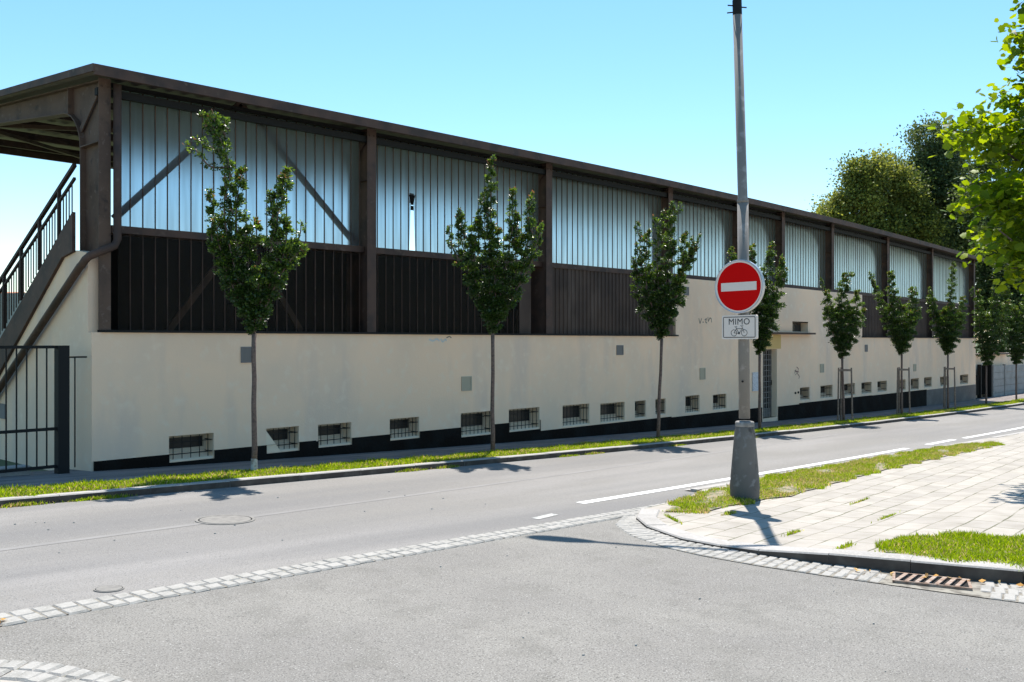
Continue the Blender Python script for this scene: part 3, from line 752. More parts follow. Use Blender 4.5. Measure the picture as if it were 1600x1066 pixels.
hm.tube([L0, L0+hd*.08, L0+hd*.25, L0+hd*.5, L0+hd*.62, L0+hd*.66], [.04, .07, .115, .12, .08, .03], 14)
hm.build('lamp_head', cone_m, lamp, smooth=True)
# small dark hole on the pole
hq = lp(1156.5, 597); MB().tube([hq-Vector((CC,S,0))*.05, hq-Vector((CC,S,0))*.075], .012, 8).build('screw', darksteel, lamp)
# sign frame: right = -Y, up = Z, normal = -X
def SB(origin):
    return Matrix(((0,0,-1,origin.x),(-1,0,0,origin.y),(0,1,0,origin.z),(0,0,0,1)))
tilt = Matrix.Rotation(math.radians(.8), 4, 'Z')
def xf(mb, M): mb.v = [tuple(M @ Vector(v)) for v in mb.v]; return mb
def disc(mb, r, z, n=64, r0=None):
    if r0 is None: return mb.add([(r*math.cos(2*math.pi*k/n), r*math.sin(2*math.pi*k/n), z) for k in range(n)], [tuple(range(n))])
    vs = [(q*math.cos(2*math.pi*k/n), q*math.sin(2*math.pi*k/n), z) for q in (r0, r) for k in range(n)]
    return mb.add(vs, [(k, n+k, n+(k+1) % n, (k+1) % n) for k in range(n)])
sc = lp(1154.5, 449.5)+Vector((0,0,0)); pole_c = p1+(p0-p1)*((449.5-318)/(655-318))
so = Vector((pole_c.x-.105, pole_c.y+.0, sc.z))
R = .315
sg = thing('no_entry_sign', 'round red no entry sign with a white bar on the lamp post', 'traffic sign', so)
M = SB(so) @ tilt
mb = MB(); mb.m(alu)
n = 64; ring = [(R, -.035), (R+.004, -.03), (R+.004, .012), (R-.004, .016), (R-.012, .010)]
vs = [(r*math.cos(2*math.pi*k/n), r*math.sin(2*math.pi*k/n), z) for r, z in ring for k in range(n)]
mb.add(vs, [(i*n+k, i*n+(k+1) % n, (i+1)*n+(k+1) % n, (i+1)*n+k) for i in range(len(ring)-1) for k in range(n)]); mb.add([(R*math.cos(2*math.pi*k/n), R*math.sin(2*math.pi*k/n), -.035) for k in range(n)], [tuple(range(n))[::-1]])
xf(mb, M).build('rim', None, sg)
mb = MB(); mb.m(sign_white); disc(mb, R-.0125, .0105, r0=.286); mb.m(sign_red); disc(mb, .286, .0105); xf(mb, M).build('face', None, sg)
mb = MB(); mb.box(-.232, .232, -.05, .05, .011, .0135); xf(mb, M).build('bar', sign_white, sg)
mb = MB(); mb.box(-.03, .03, -.22, .22, -.06, -.036); xf(mb, M).build('bracket', alu, sg)
def rrect(mb, w_, h, r, z, t=0, inner=None):
    def loop(w2, h2, rr):
        P_ = []
        for cx_, cy_, a0 in ((w2-rr, h2-rr, 0), (-w2+rr, h2-rr, 90), (-w2+rr, -h2+rr, 180), (w2-rr, -h2+rr, 270)):
            for k in range(6): th = math.radians(a0+18*k); P_.append((cx_+rr*math.cos(th), cy_+rr*math.sin(th)))
        return P_
    A_ = loop(w_/2, h/2, r); n = len(A_)
    if inner:
        B2 = loop(w_/2-inner, h/2-inner, max(r-inner, .002))
        return mb.add([(x, y, z) for x, y in B2]+[(x, y, z) for x, y in A_], [(k, (k+1) % n, n+(k+1) % n, n+k)[::-1] for k in range(n)])
    if t: return mb.add([(x, y, z-t) for x, y in A_]+[(x, y, z) for x, y in A_], [tuple(range(n))[::-1], tuple(range(n, 2*n))]+[(k, (k+1) % n, n+(k+1) % n, n+k) for k in range(n)])
    return mb.add([(x, y, z) for x, y in A_], [tuple(range(n))])
pc = pole_c+(p0-p1)*((512.5-449.5)/(655-318)); po = Vector((pc.x-.10, pc.y, lp(1154, 512.5).z))
pt = thing('supplementary_sign_plate', 'small white plate with bicycle symbol under the no entry sign', 'sign plate', po)
M2 = SB(po) @ Matrix.Rotation(math.radians(.3), 4, 'Z')
PW, PH = .46, .285
mb = MB(); rrect(mb, PW, PH, .02, .012, .034); xf(mb, M2).build('panel', sign_white, pt)
mb = MB(); rrect(mb, PW-.035, PH-.035, .018, .0135, inner=.009); xf(mb, M2).build('border', sign_black, pt)
mb = MB(); mb.box(-.03, .03, -.1, .1, -.06, -.023); xf(mb, M2).build('bracket', alu, pt)
tc = bpy.data.curves.new('lettering', 'FONT'); tc.body = 'MIMO'; tc.size = .105; tc.align_x = 'CENTER'; tc.align_y = 'CENTER'; tc.space_character = 1.06
to = bpy.data.objects.new('t', tc); col.objects.link(to)
me = bpy.data.meshes.new_from_object(to.evaluated_get(bpy.context.evaluated_depsgraph_get())); bpy.data.objects.remove(to)
me.name = 'lettering'; me.transform(M2 @ Matrix.Translation((0, .062, .0142))); me.transform(Matrix.Translation(-po)); me.materials.clear(); me.materials.append(sign_black)
to = bpy.data.objects.new('lettering', me); col.objects.link(to); to.parent = pt
mb = MB()                                # bicycle symbol
def ringm(cx_, cy_, r, w_=.006, n=24):
    vs = [(cx_+q*math.cos(2*math.pi*k/n), cy_+q*math.sin(2*math.pi*k/n), .0145) for q in (r-w_, r) for k in range(n)]
    mb.add(vs, [(k, n+k, n+(k+1) % n, (k+1) % n) for k in range(n)])
def ln(x0, y0, x1, y1, w_=.006):
    d = Vector((x1-x0, y1-y0)); nn = Vector((-d.y, d.x)).normalized()*w_/2
    mb.add([(x0-nn.x, y0-nn.y, .0147), (x1-nn.x, y1-nn.y, .0147), (x1+nn.x, y1+nn.y, .0147), (x0+nn.x, y0+nn.y, .0147)], [(0,1,2,3)])
ringm(-.068, -.068, .04); ringm(.068, -.068, .04); ringm(0, -.072, .013, .008)
for s_ in [(-.068,-.068,-.035,-.018),(-.068,-.068,0,-.072),(-.035,-.018,0,-.072),(-.035,-.018,.04,-.018),(0,-.072,.042,-.02),(.068,-.068,.036,.012),(-.035,-.018,-.042,.004),(-.06,.004,-.025,.004),(.036,.012,.018,.018),(.036,.012,.056,.018)]: ln(*s_)
xf(mb, M2).build('bicycle_symbol', sign_black, pt)

# ------------------------------------------------------------------ covers and grate
def shear(mb, u): mb.v = [(x, y, z+gz(x)-gz(u)) for x, y, z in mb.v]; return mb
def manhole(u, v, r, label, mt):
    z = gz(u); t = thing('manhole_cover', label, 'manhole cover', (u, v, z))
    shear(MB().lathe((u, v, z), [(r*.90,.0),(r*.90,.007),(r*1.0,.007),(r*1.0,.0)], 48), u).build('frame_ring', mt, t)
    shear(MB().lathe((u, v, z), [(.001,.003),(r*.905,.003)], 40), u).build('joint_ring', void, t)
    mb = MB(); mb.lathe((u, v, z), [(.001,.003),(r*.86,.003),(r*.85,.008),(.001,.008)], 40); shear(mb, u).build('lid', mt, t); return t
manhole(4.75, 8.12, .28, 'large round grey manhole cover in the main road lane', iron_g)
manhole(2.75, 6.17, .095, 'small round valve cover just beyond the cobble strip', iron_g)
gc = Vector((7.30, 2.40, gz(7.37)+.004))
gt_ = thing('drain_grate', 'rusty cast iron drain grate in the gutter below the kerb', 'drain grate', gc)
gd = Vector((.34, -.94, 0)).normalized()      # along the kerb
gn = Vector((.94, .34, 0))
def gp(a, b, z):
    q = gc+gd*a+gn*b; return Vector((q.x, q.y, gz(q.x)+.004+z))
mb = MB(); mb.add([gp(-.26,-.155,.007), gp(.26,-.155,.007), gp(.26,.155,.007), gp(-.26,.155,.007)], [(0,1,2,3)]); mb.build('pit', void, gt_)
mb = MB()
for (a0, a1, b0, b1) in ((-.27,.27,-.165,-.15),(-.27,.27,.15,.165),(-.27,-.25,-.15,.15),(.25,.27,-.15,.15)):
    vs = [gp(a, b, z) for z in (.0, .022) for a, b in ((a0,b0),(a1,b0),(a1,b1),(a0,b1))]; mb.add(vs, [(4,5,6,7),(0,1,5,4),(1,2,6,5),(2,3,7,6),(3,0,4,7)])
mb.build('frame', iron, gt_)
mb = MB()
for k in range(7):
    a = -.205+k*.068; mb.bar(gp(a-.035, -.145, .018), gp(a+.035, .145, .018), .030, .012)
mb.build('bars', iron, gt_)

# ------------------------------------------------------------------ vegetation
def tri_mesh(name, V, Fv, nper, tint, mt, parent=None, loc=None, smooth_=False):
    """V (N,k,3) vertices per leaf, nper verts, Fv face index lists, tint (N,3)"""
    N, k, _ = V.shape; o = np.array(parent_origin(parent)) if parent else (np.array(loc) if loc is not None else np.zeros(3))
    me = bpy.data.meshes.new(name); me.vertices.add(N*k); me.vertices.foreach_set('co', (V.reshape(-1, 3)-o).astype(np.float32).ravel())
    sizes = [len(f) for f in Fv]; loops = np.concatenate([np.array(f) for f in Fv]); nl = len(loops)
    allv = (np.arange(N)[:, None]*k+loops[None, :]).ravel()
    me.loops.add(N*nl); me.loops.foreach_set('vertex_index', allv.astype(np.int32))
    nf = len(Fv); me.polygons.add(N*nf); st_ = np.cumsum([0]+sizes[:-1]); starts = (np.arange(N)[:, None]*nl+st_[None, :]).ravel()
    me.polygons.foreach_set('loop_start', starts.astype(np.int32)); me.polygons.foreach_set('loop_total', np.tile(sizes, N).astype(np.int32))
    at = me.color_attributes.new('tint', 'FLOAT_COLOR', 'POINT'); c = np.ones((N, k, 4), np.float32); c[:, :, :3] = tint[:, None, :]; at.data.foreach_set('color', c.ravel())
    me.materials.append(mt); me.update(); me.validate()
    ob = bpy.data.objects.new(name, me); col.objects.link(ob)
    if parent: ob.parent = parent
    elif loc is not None: ob.location = loc
    return ob
def unit(a): return a/np.maximum(np.linalg.norm(a, axis=-1, keepdims=True), 1e-9)
def leaves(C, D, L, Wd, fold=.25):
    """diamond leaves: centre C, direction D, length L, width Wd -> (N,4,3)"""
    N = len(C); r = nrg.normal(size=(N, 3)); s = unit(np.cross(D, r)); nn = np.cross(D, s); L = L[:, None]; Wd = Wd[:, None]
    base = C; tip = C+D*L; m = C+D*L*.45
    return np.stack([base, m+s*Wd/2+nn*Wd*fold, tip, m-s*Wd/2+nn*Wd*fold], 1)
LF = [[0,1,2],[0,2,3]]
def tints(N, a, b, extra=None):
    t = nrg.random((N, 1)); c = np.array(a)*(1-t)+np.array(b)*t; return c*nrg.uniform(.75, 1.25, (N, 1))

def young_tree(u, v, shoots, label, scale_px, base_px, seed, dens=1., limed=False, guard=False, lean=None):
    """shoots: list of (polyline in metres (right, height), radius)"""
    global nrg
    nrg = np.random.default_rng(seed); rr = random.Random(seed)
    z0 = gz(u)+.05; t = thing('young_tree', label, 'tree', (u, v, z0), 'young street trees in the verge along the grandstand')
    root = Vector((u, v, z0))
    fk = shoots[0][0][0]
    def P3(r_, h, d=0): return root+RIGHT(r_)+Vector((CC, S, 0))*d+Vector((0, 0, h))
    tr = MB(); wob = [(rr.uniform(-.008, .008), rr.uniform(-.008, .008)) for _ in range(7)]
    if limed: tr.m(lime)
    pts = [P3(fk[0]*k/6+wob[k][0]*(0 < k < 6), fk[1]*k/6, wob[k][1]*(0 < k < 6)) for k in range(7)]; pts[0] = P3(0, -.08)
    if limed:
        tr.m(lime).tube([P3(0, -.08), P3(.0, .0), P3(0, .18)+Vector((0,0,0))], [.052, .047, .042], 9, cap=False)
        pts[0] = P3(0, .10)
    tr.m(bark).tube(pts, [.041, .038, .036, .034, .032, .031, .033], 9)
    Cs = []; Ds = []; Ls = []; Ts = []
    extra = []
    top_h = max(p[-1][1] for p, _, _ in shoots)
    for q in range(17):
        pl, rad, mul = shoots[rr.randrange(len(shoots))]
        k = rr.uniform(.35, .9)*(len(pl)-1); i0 = int(k); f_ = k-i0; a_ = pl[i0]; b_ = pl[min(i0+1, len(pl)-1)]
        st_ = (a_[0]*(1-f_)+b_[0]*f_+rr.uniform(-1, 1)*rad*.6, a_[1]*(1-f_)+b_[1]*f_); sg_ = (1 if st_[0] > fk[0] else -1) if rr.random() < .75 else rr.choice((-1, 1)); ln_ = rr.uniform(.25, .55)
        e_ = (st_[0]+sg_*rr.uniform(.02, .15), min(st_[1]+ln_, top_h)); extra.append(([st_, ((st_[0]*.45+e_[0]*.55)+sg_*.04, st_[1]*.5+e_[1]*.5), e_], rr.uniform(.045, .075), 1.6))
    for (pl, rad, mul) in shoots+extra:
        dj = rr.uniform(-.22, .22); n = len(pl); P_ = []
        for i, (r_, h) in enumerate(pl): P_.append(np.array(P3(r_, h, dj*i/(n-1)*min(1, .5+rad*4))))
        # smooth the polyline
        Q = [P_[0]]
        for i in range(n-1):
            for k in range(1, 6):
                tt = k/5; p0_ = P_[max(i-1, 0)]; p1_ = P_[i]; p2_ = P_[i+1]; p3_ = P_[min(i+2, n-1)]
                Q.append(.5*((2*p1_)+(-p0_+p2_)*tt+(2*p0_-5*p1_+4*p2_-p3_)*tt*tt+(-p0_+3*p1_-3*p2_+p3_)*tt**3))
        Q = np.array(Q); m = len(Q); rs = np.linspace(.016, .003, m)
        tr.m(bark).tube([Vector(q) for q in Q], list(rs), 5)
        seg = np.linalg.norm(np.diff(Q, axis=0), axis=1); L = seg.sum(); N = int(L*1350*mul*dens*(rad/.15)**1.5); rad *= .9
        s = nrg.random(N)**.85; cs = np.concatenate([[0], np.cumsum(seg)])/L
        idx = np.clip(np.searchsorted(cs, s)-1, 0, m-2); f = (s-cs[idx])/(cs[idx+1]-cs[idx]); C = Q[idx]*(1-f[:, None])+Q[idx+1]*f[:, None]
        ax = unit(Q[idx+1]-Q[idx])
        taper = np.where(s < .25, .45+s*2.2, 1.0)*np.where(s > .8, 1-(s-.8)*3.4, 1.0)
        # twigs: cluster angle so that leaves sit in tufts
        ang = np.floor(s*L/.09)*2.4+nrg.normal(0, .6, N); rd = rad*np.sqrt(nrg.random(N))*taper*(.75+.35*np.sin(np.floor(s*L/.13)*1.7))
        e1 = unit(np.cross(ax, np.array([.3, .2, .9])+0*ax)); e2 = np.cross(ax, e1)
        rv_ = e1*np.cos(ang)[:, None]+e2*np.sin(ang)[:, None]
        C = C+rv_*rd[:, None]+nrg.normal(0, .012, (N, 3))
        D = unit(rv_*.8+ax*.5+nrg.normal(0, .5, (N, 3))+np.array([0, 0, -.1]))
        Cs.append(C); Ds.append(D); Ls.append(nrg.uniform(.030, .058, N))
        c = tints(N, (.018, .042, .010), (.055, .10, .018))
        yo = (s > .93) & (nrg.random(N) < .16) & (pl[-1][1] > fk[1]+.6)
        c[yo] = np.array([.20, .11, .05])*nrg.uniform(.7, 1.3, (yo.sum(), 1))
        yg = (s > .5) & (~yo) & (nrg.random(N) < (.25+.6*(s-.5))); c[yg] = np.array([.11, .18, .026])*nrg.uniform(.7, 1.3, (yg.sum(), 1))
        Ts.append(c)
    smooth(tr.build('trunk', None, t))
    C = np.concatenate(Cs); D = np.concatenate(Ds); L = np.concatenate(Ls); T = np.concatenate(Ts)
    tri_mesh('crown', leaves(C, D, L, L*.55), LF, 4, T, leaf_m, t)
    return t

def spec(base, fork, tips, side=None, r=.15):
    """pixel sketch of a crown -> metric shoots; base = (x, y) of the foot"""
    return base, fork, tips
TREES = [
 # x, y foot, fork, shoots [(pts px), radius m, density]
 (397, 737, [([(397,522),(368,420),(352,330),(362,270),(345,215),(318,180)], .10, 1.0), ([(397,522),(372,400),(368,320),(376,262)], .15, 1.1), ([(397,522),(420,420),(438,340),(457,268)], .13, 1.), ([(397,522),(430,450),(455,410),(481,388)], .13, 1.),
             ([(397,522),(360,440),(342,380),(327,300)], .13, 1.), ([(397,500),(385,430),(392,360),(398,345)], .19, 1.3), ([(397,500),(365,440),(350,400),(340,370)], .2, 1.2), ([(397,500),(425,440),(445,400),(450,350)], .2, 1.2),
             ([(362,280),(350,250),(325,228),(298,214)], .05, 1.3), ([(352,235),(345,215),(352,200),(356,190)], .08, 1.2), ([(360,262),(330,262),(310,238),(296,230)], .05, 1.1), ([(397,505),(404,470),(410,420)], .22, 1.), ([(430,370),(424,320),(421,300)], .07, 1.), ([(455,400),(470,370),(474,350)], .05, 1.)], 'tallest young tree in the verge, in front of the first glazed bay', True, False, 11),
 (770, 713, [([(770,522),(764,430),(766,330),(768,246)], .13, 1.1), ([(770,522),(735,430),(722,380),(716,335)], .13, 1.), ([(770,522),(790,420),(800,350),(801,292)], .12, 1.), ([(770,522),(810,440),(826,370),(828,306)], .13, 1.), ([(770,522),(820,430),(838,390),(843,352)], .11, 1.),
             ([(770,505),(745,450),(742,390),(748,340)], .2, 1.3), ([(770,505),(775,440),(770,380),(772,350)], .24, 1.3), ([(770,505),(800,450),(808,400),(812,360)], .22, 1.3), ([(770,505),(768,470),(772,440)], .22, 1.1), ([(742,400),(722,405),(712,415)], .09, 1.)], 'young street tree in front of the second glazed bay', False, False, 12),
 (1028, 688, [([(1034,530),(1040,450),(1046,380),(1050,318)], .16, 1.1), ([(1034,530),(1010,450),(1008,400),(1010,362)], .16, 1.), ([(1034,530),(1062,450),(1072,410),(1085,385)], .14, 1.), ([(1034,530),(1062,440),(1066,400),(1068,365)], .16, 1.), ([(1034,530),(1000,470),(996,430),(1000,405)], .16, 1.), ([(1034,515),(1036,460),(1034,420)], .27, 1.2), ([(1030,470),(1026,400),(1034,332)], .1, 1.), ([(1034,510),(1018,470),(1016,420)], .25, 1.2), ([(1034,510),(1055,470),(1058,430)], .25, 1.2)], 'young street tree left of the round sign, before the brown lower panels', False, False, 13),
 (1187, 665, [([(1187,555),(1190,480),(1200,420),(1206,380)], .18, 1.), ([(1187,555),(1168,480),(1150,430),(1143,388)], .16, 1.), ([(1187,555),(1205,490),(1218,440),(1222,405)], .18, 1.), ([(1187,555),(1180,470),(1175,420),(1178,382)], .18, 1.), ([(1187,545),(1190,490),(1190,450)], .33, 1.2), ([(1187,545),(1205,500),(1208,460)], .28, 1.2)], 'young street tree partly hidden behind the lamp post and signs', False, False, 14),
 (1318, 658, [([(1316,560),(1314,500),(1318,460),(1322,428)], .2, 1.), ([(1316,560),(1296,510),(1291,480),(1288,455)], .2, 1.), ([(1316,560),(1338,520),(1345,500),(1352,482)], .18, 1.), ([(1316,560),(1336,500),(1335,470),(1337,455)], .22, 1.), ([(1316,550),(1316,510),(1315,480)], .38, 1.2), ([(1316,545),(1302,500),(1300,480)], .3, 1.1), ([(1316,545),(1330,505),(1332,480)], .3, 1.1), ([(1318,440),(1326,432),(1334,430)], .1, 1.)], 'broad young tree standing in the nearest of the three stake guards', False, True, 15),
 (1409, 647, [([(1409,555),(1400,500),(1395,460),(1392,425)], .22, 1.), ([(1409,555),(1385,500),(1375,465),(1366,440)], .18, 1.), ([(1409,555),(1425,500),(1430,470),(1430,450)], .25, 1.), ([(1409,550),(1408,510),(1410,480)], .4, 1.2), ([(1409,545),(1395,505),(1390,480)], .32, 1.1), ([(1409,545),(1422,505),(1424,485)], .32, 1.1)], 'young tree standing in the middle one of the three stake guards', False, True, 16),
 (1481, 640, [([(1481,555),(1484,500),(1486,450),(1489,412)], .2, 1.), ([(1481,555),(1465,510),(1460,480),(1458,455)], .24, 1.), ([(1481,555),(1498,515),(1504,490),(1508,465)], .24, 1.), ([(1481,550),(1480,510),(1478,480)], .42, 1.2), ([(1481,545),(1492,510),(1494,485)], .32, 1.1), ([(1481,545),(1470,510),(1470,490)], .32, 1.1)], 'young tree standing in the farthest of the three stake guards', False, True, 17),
 (1541, 634, [([(1541,572),(1530,520),(1527,485),(1524,455)], .28, 1.), ([(1541,572),(1552,520),(1556,480),(1558,450)], .28, 1.), ([(1541,565),(1541,520),(1541,490)], .5, 1.1), ([(1541,572),(1562,530),(1568,500),(1570,470)], .3, 1.)], 'young tree without guard just past the grandstand end, before the dark gate', False, False, 18),
 (1588, 629, [([(1588,570),(1578,520),(1575,485),(1572,450)], .3, 1.), ([(1588,570),(1600,520),(1604,480),(1606,445)], .3, 1.), ([(1588,565),(1588,520),(1588,480)], .55, 1.1), ([(1588,570),(1612,530),(1620,500),(1624,470)], .3, 1.)], 'last young tree of the row, in front of the concrete panel fence', False, False, 19),
]
TV = 11.0
GUARDS = []
for (bx, by, sh, label, limed, guard, seed) in TREES:
    u = W(bx, by, TV)[0]; root = Vector((u, TV, gz(u)+.05)); Z = u*CC+TV*S; sc_ = F/Z
    yb = 534+F*(1.6-root.z)/Z
    ss = [([((x-bx)/sc_, (yb-y)/sc_) for x, y in pts], rad, mul) for pts, rad, mul in sh]
    young_tree(u, TV, ss, label, sc_, (bx, by), seed, limed=limed, dens=1.0 if Z < 20 else .8)
    if guard: GUARDS.append((u, label))
# stake guards round three of the trees
gname = ['nearest of the three wooden stake guards round young trees', 'middle one of the three wooden stake guards round young trees', 'farthest of the three wooden stake guards, by the grandstand end']
for (u, _), lb in zip(GUARDS, gname):
    z = gz(u)+.05; t = thing('tree_guard', lb, 'tree guard', (u, TV, z), 'wooden stake guards in the verge')
    ps = [(-.19, -.12), (.19, -.12), (.0, .2)]; rt = []
    for (r_, d) in ps:
        b_ = Vector((u, TV, z))+RIGHT(r_*1.1)+Vector((CC, S, 0))*d*1.1; tp = Vector((u, TV, z))+RIGHT(r_*.95)+Vector((CC, S, 0))*d+Vector((0,0,1.5)); rt.append(tp)
        MB().tube([b_-Vector((0,0,.1)), tp+Vector((0,0,.04))], [.026, .024], 8).build('stake', wood, t)
    for i in range(3): MB().bar(rt[i]-Vector((0,0,.03)), rt[(i+1) % 3]-Vector((0,0,.03)), .03, .06).build('rail', wood, t)

# grass
def grass(name, area, n, hmin, hmax, seed, label, zoff, yellow=.25, wid=.006, clump=True):
    """area(n) -> (N,2) points"""
    g = np.random.default_rng(seed); P = area(g, n); N = len(P)
    z = np.array([gz(p[0]) for p in P])+np.array([zoff(p[0], p[1]) for p in P])
    h = g.uniform(hmin, hmax, N)*(.7+.5*(np.sin(P[:, 0]*7.3+np.sin(P[:, 1]*9))*.5+.5)*g.random(N)); a = g.uniform(0, 2*np.pi, N); w_ = wid*g.uniform(.7, 1.5, N)
    s = np.stack([np.cos(a), np.sin(a), 0*a], 1); b = g.uniform(0, 2*np.pi, N); ln_ = g.uniform(.1, .8, N)*h; d = np.stack([np.cos(b)*ln_, np.sin(b)*ln_, h], 1)
    base = np.stack([P[:, 0], P[:, 1], z-.005], 1)
    mid = base+d*np.array([.35, .35, .55])
    V = np.stack([base-s*w_[:, None], base+s*w_[:, None], mid+s*w_[:, None]*.8, base+d, mid-s*w_[:, None]*.8], 1)
    t = g.random((N, 1)); c = np.array([.12, .20, .018])*(1-t)+np.array([.24, .32, .03])*t
    pat = (np.sin(P[:, 0]*2.1+1.3)*np.sin(P[:, 1]*6+P[:, 0])*.5+.5)
    dry = g.random(N) < yellow*(.3+1.4*pat); c[dry] = np.array([.38, .31, .14])*g.uniform(.7, 1.2, (dry.sum(), 1))
    ob = tri_mesh(name, V, [[0,1,2,3,4]], 5, c*g.uniform(.8, 1.2, (N, 1)), grass_m)
    return tag(ob, label, 'grass', None, 'stuff')
def strip_area(u0, u1, v0, v1, falloff=1.6):
    def f(g, n):
        q = g.random(n)**falloff; u = u0+(u1-u0)*q; v = g.uniform(0, 1, n)
        e0 = v0+.05*np.sin(u*3.1)+.04*np.sin(u*7.7+1); e1 = v1+.06*np.sin(u*2.3)+.04*np.sin(u*5.9)
        return np.stack([u, e0+(e1-e0)*v], 1)
    return f
grass('grass_verge', strip_area(-4, 48, V_KERB+.16, 11.06, 1.9), 110000, .025, .075, 1, 'strip of sunlit green grass between the far kerb and footway', lambda u, v: .055, .18, .007)
def poly_area(poly):
    P = np.array(poly)
    def inside(x, y):
        c = np.zeros(len(x), bool); j = len(P)-1
        for i in range(len(P)):
            cond = ((P[i, 1] > y) != (P[j, 1] > y)) & (x < (P[j, 0]-P[i, 0])*(y-P[i, 1])/(P[j, 1]-P[i, 1]+1e-12)+P[i, 0]); c ^= cond; j = i
        return c
    def f(g, n):
        mn, mx = P.min(0), P.max(0); q = g.random((n, 2))*(mx-mn)+mn
        x = q[:, 0]+.07*np.sin(q[:, 1]*11)+g.normal(0, .06, n); y = q[:, 1]+.06*np.sin(q[:, 0]*6)+.04*np.sin(q[:, 0]*13+1)+g.normal(0, .02, n)
        k = inside(x, y); bare = np.sin(q[:, 0]*3.7+np.sin(q[:, 1]*5)*1.5)+np.sin(q[:, 1]*9.1-q[:, 0]*2.3)+g.normal(0, .35, n); k &= (bare > -1.25) | (q[:, 1] < 4); return q[k]
    return f
gA = [(8.45,5.50),(8.98,5.72),(9.6,5.95),(10.79,6.10),(12.22,6.28),(14.3,6.28),(17.6,6.30),(20.0,6.28),(21.8,5.85),(21.55,5.62),(18.64,5.58),(15.27,5.50),(13.01,5.37),(11.5,5.25),(10.63,5.16),(10.06,5.25),(8.8,5.25)]
grass('grass_patch', poly_area(gA), 170000, .02, .065, 2, 'patchy yellowing grass round the lamp post base along the street edge', near_off, .34, .0042)
mbx = MB(); mbx.add([(x, y, gz(x)+near_off(x, y)+.004) for x, y in gA], [tuple(range(len(gA)))])
gB = [(7.62,2.86),(7.80,3.0),(8.11,3.06),(8.55,3.03),(8.92,2.70),(9.32,2.25),(10.2,1.2),(11.3,-.2),(10.0,-1.2),(8.75,.3),(7.98,1.9),(7.68,2.45)]
grass('grass_patch', poly_area(gB), 200000, .025, .065, 3, 'dense bright green grass patch behind the kerb above the drain grate', near_off, .12, .0042)
def soil_patch(poly):
    import mathutils.geometry as mg
    P = resample(poly+[poly[0]], 60)[:-1]; P = [Vector((p.x+.04*math.sin(p.y*11), p.y+.03*math.sin(p.x*7), 0)) for p in P]
    c = sum(P, Vector((0,0,0)))/len(P); tris = mg.tessellate_polygon([P]); mb = MB()
    # refine along the street by slicing into the tessellation
    mb.add([(p.x, p.y, gz(p.x)+near_off(p.x, p.y)+.012) for p in P], [tuple(t) for t in tris])
    return struct(mb.build('verge_soil', soil))
soil_patch(gA); soil_patch(gB)
# tufts in the joints of the paving
def tuft_area(cs):
    def f(g, n):
        out_ = []
        for (x, y, a, L, w_) in cs:
            k = n//len(cs); t = g.normal(0, L/3, k); s = g.normal(0, w_, k); out_.append(np.stack([x+np.cos(a)*t-np.sin(a)*s, y+np.sin(a)*t+np.cos(a)*s], 1))
        return np.concatenate(out_)
    return f
grass('joint_weeds', tuft_area([(7.75,3.25,0.1,.3,.02),(8.9,5.0,.1,.2,.02),(8.3,3.98,0.07,.25,.008),(9.9,3.7,0.07,.4,.006),(10.9,4.4,0.07,.5,.005),(8.1,5.2,.9,.4,.008)]), 1100, .015, .05, 4, 'small weeds growing in the joints of the pale paving', near_off, .2, .004)
grass('kerb_weeds', lambda g, n: np.stack([g.choice([3.6,4.3,4.5,8.9,9.6,12.5,13.2,16.0,19.0], n)+g.normal(0, .12, n), V_KERB-.03+g.normal(0, .015, n)], 1), 2600, .02, .06, 5, 'small weeds at the foot of the far kerb', lambda u, v: 0, .3, .005)
# scattered dry leaves in the gutter
g = np.random.default_rng(9); n = 46; C = np.stack([g.uniform(7.2, 8.2, n), 0*g.random(n), np.zeros(n)], 1)
C[:, 1] = 2.75-(C[:, 0]-7.3)*2.3+g.normal(0, .10, n); C[:8, 0] = 1.95+g.normal(0, .05, 8); C[:8, 1] = 5.72+g.normal(0, .04, 8)
C[:, 0] -= .05; C[:, 2] = [gz(x)+.028 for x in C[:, 0]]
nrg = g; D = unit(np.stack([g.normal(size=n), g.normal(size=n), g.uniform(0, .2, n)], 1)); Lq = g.uniform(.03, .06, n)
tag(tri_mesh('fallen_leaves', leaves(C, D, Lq, Lq*.6, .1), LF, 4, tints(n, (.45, .28, .10), (.6, .45, .2)), far_leaf), 'scattered dry leaves lying in the gutter', 'leaf litter', None, 'stuff')

# loose pale stones on the asphalt
g = np.random.default_rng(12); mb = MB()
for k in range(60):
    x, y = g.uniform(1.8, 8, 1)[0], g.uniform(1.2, 9.5, 1)[0]
    if (5.6 < y < 6.1) or x > side_edge(min(y, 5.8))-.5: continue
    q = g.uniform(.004, .010); z = gz(x)+.002; a = g.uniform(0, 3)
    vs = [(x+q*1.4*math.cos(a+t)*h, y+q*math.sin(a+t)*h, z+zz) for zz, h in ((-.003, 1), (q*.8, .6)) for t in (0, 1.3, 2.7, 3.9, 5.2)]
    mb.add(vs, [(5,6,7,8,9)]+[(i, (i+1) % 5, 5+(i+1) % 5, 5+i) for i in range(5)])
tag(mb.build('loose_stones', cobble_m), 'small pale loose stones scattered on the asphalt', 'gravel', None, 'stuff')

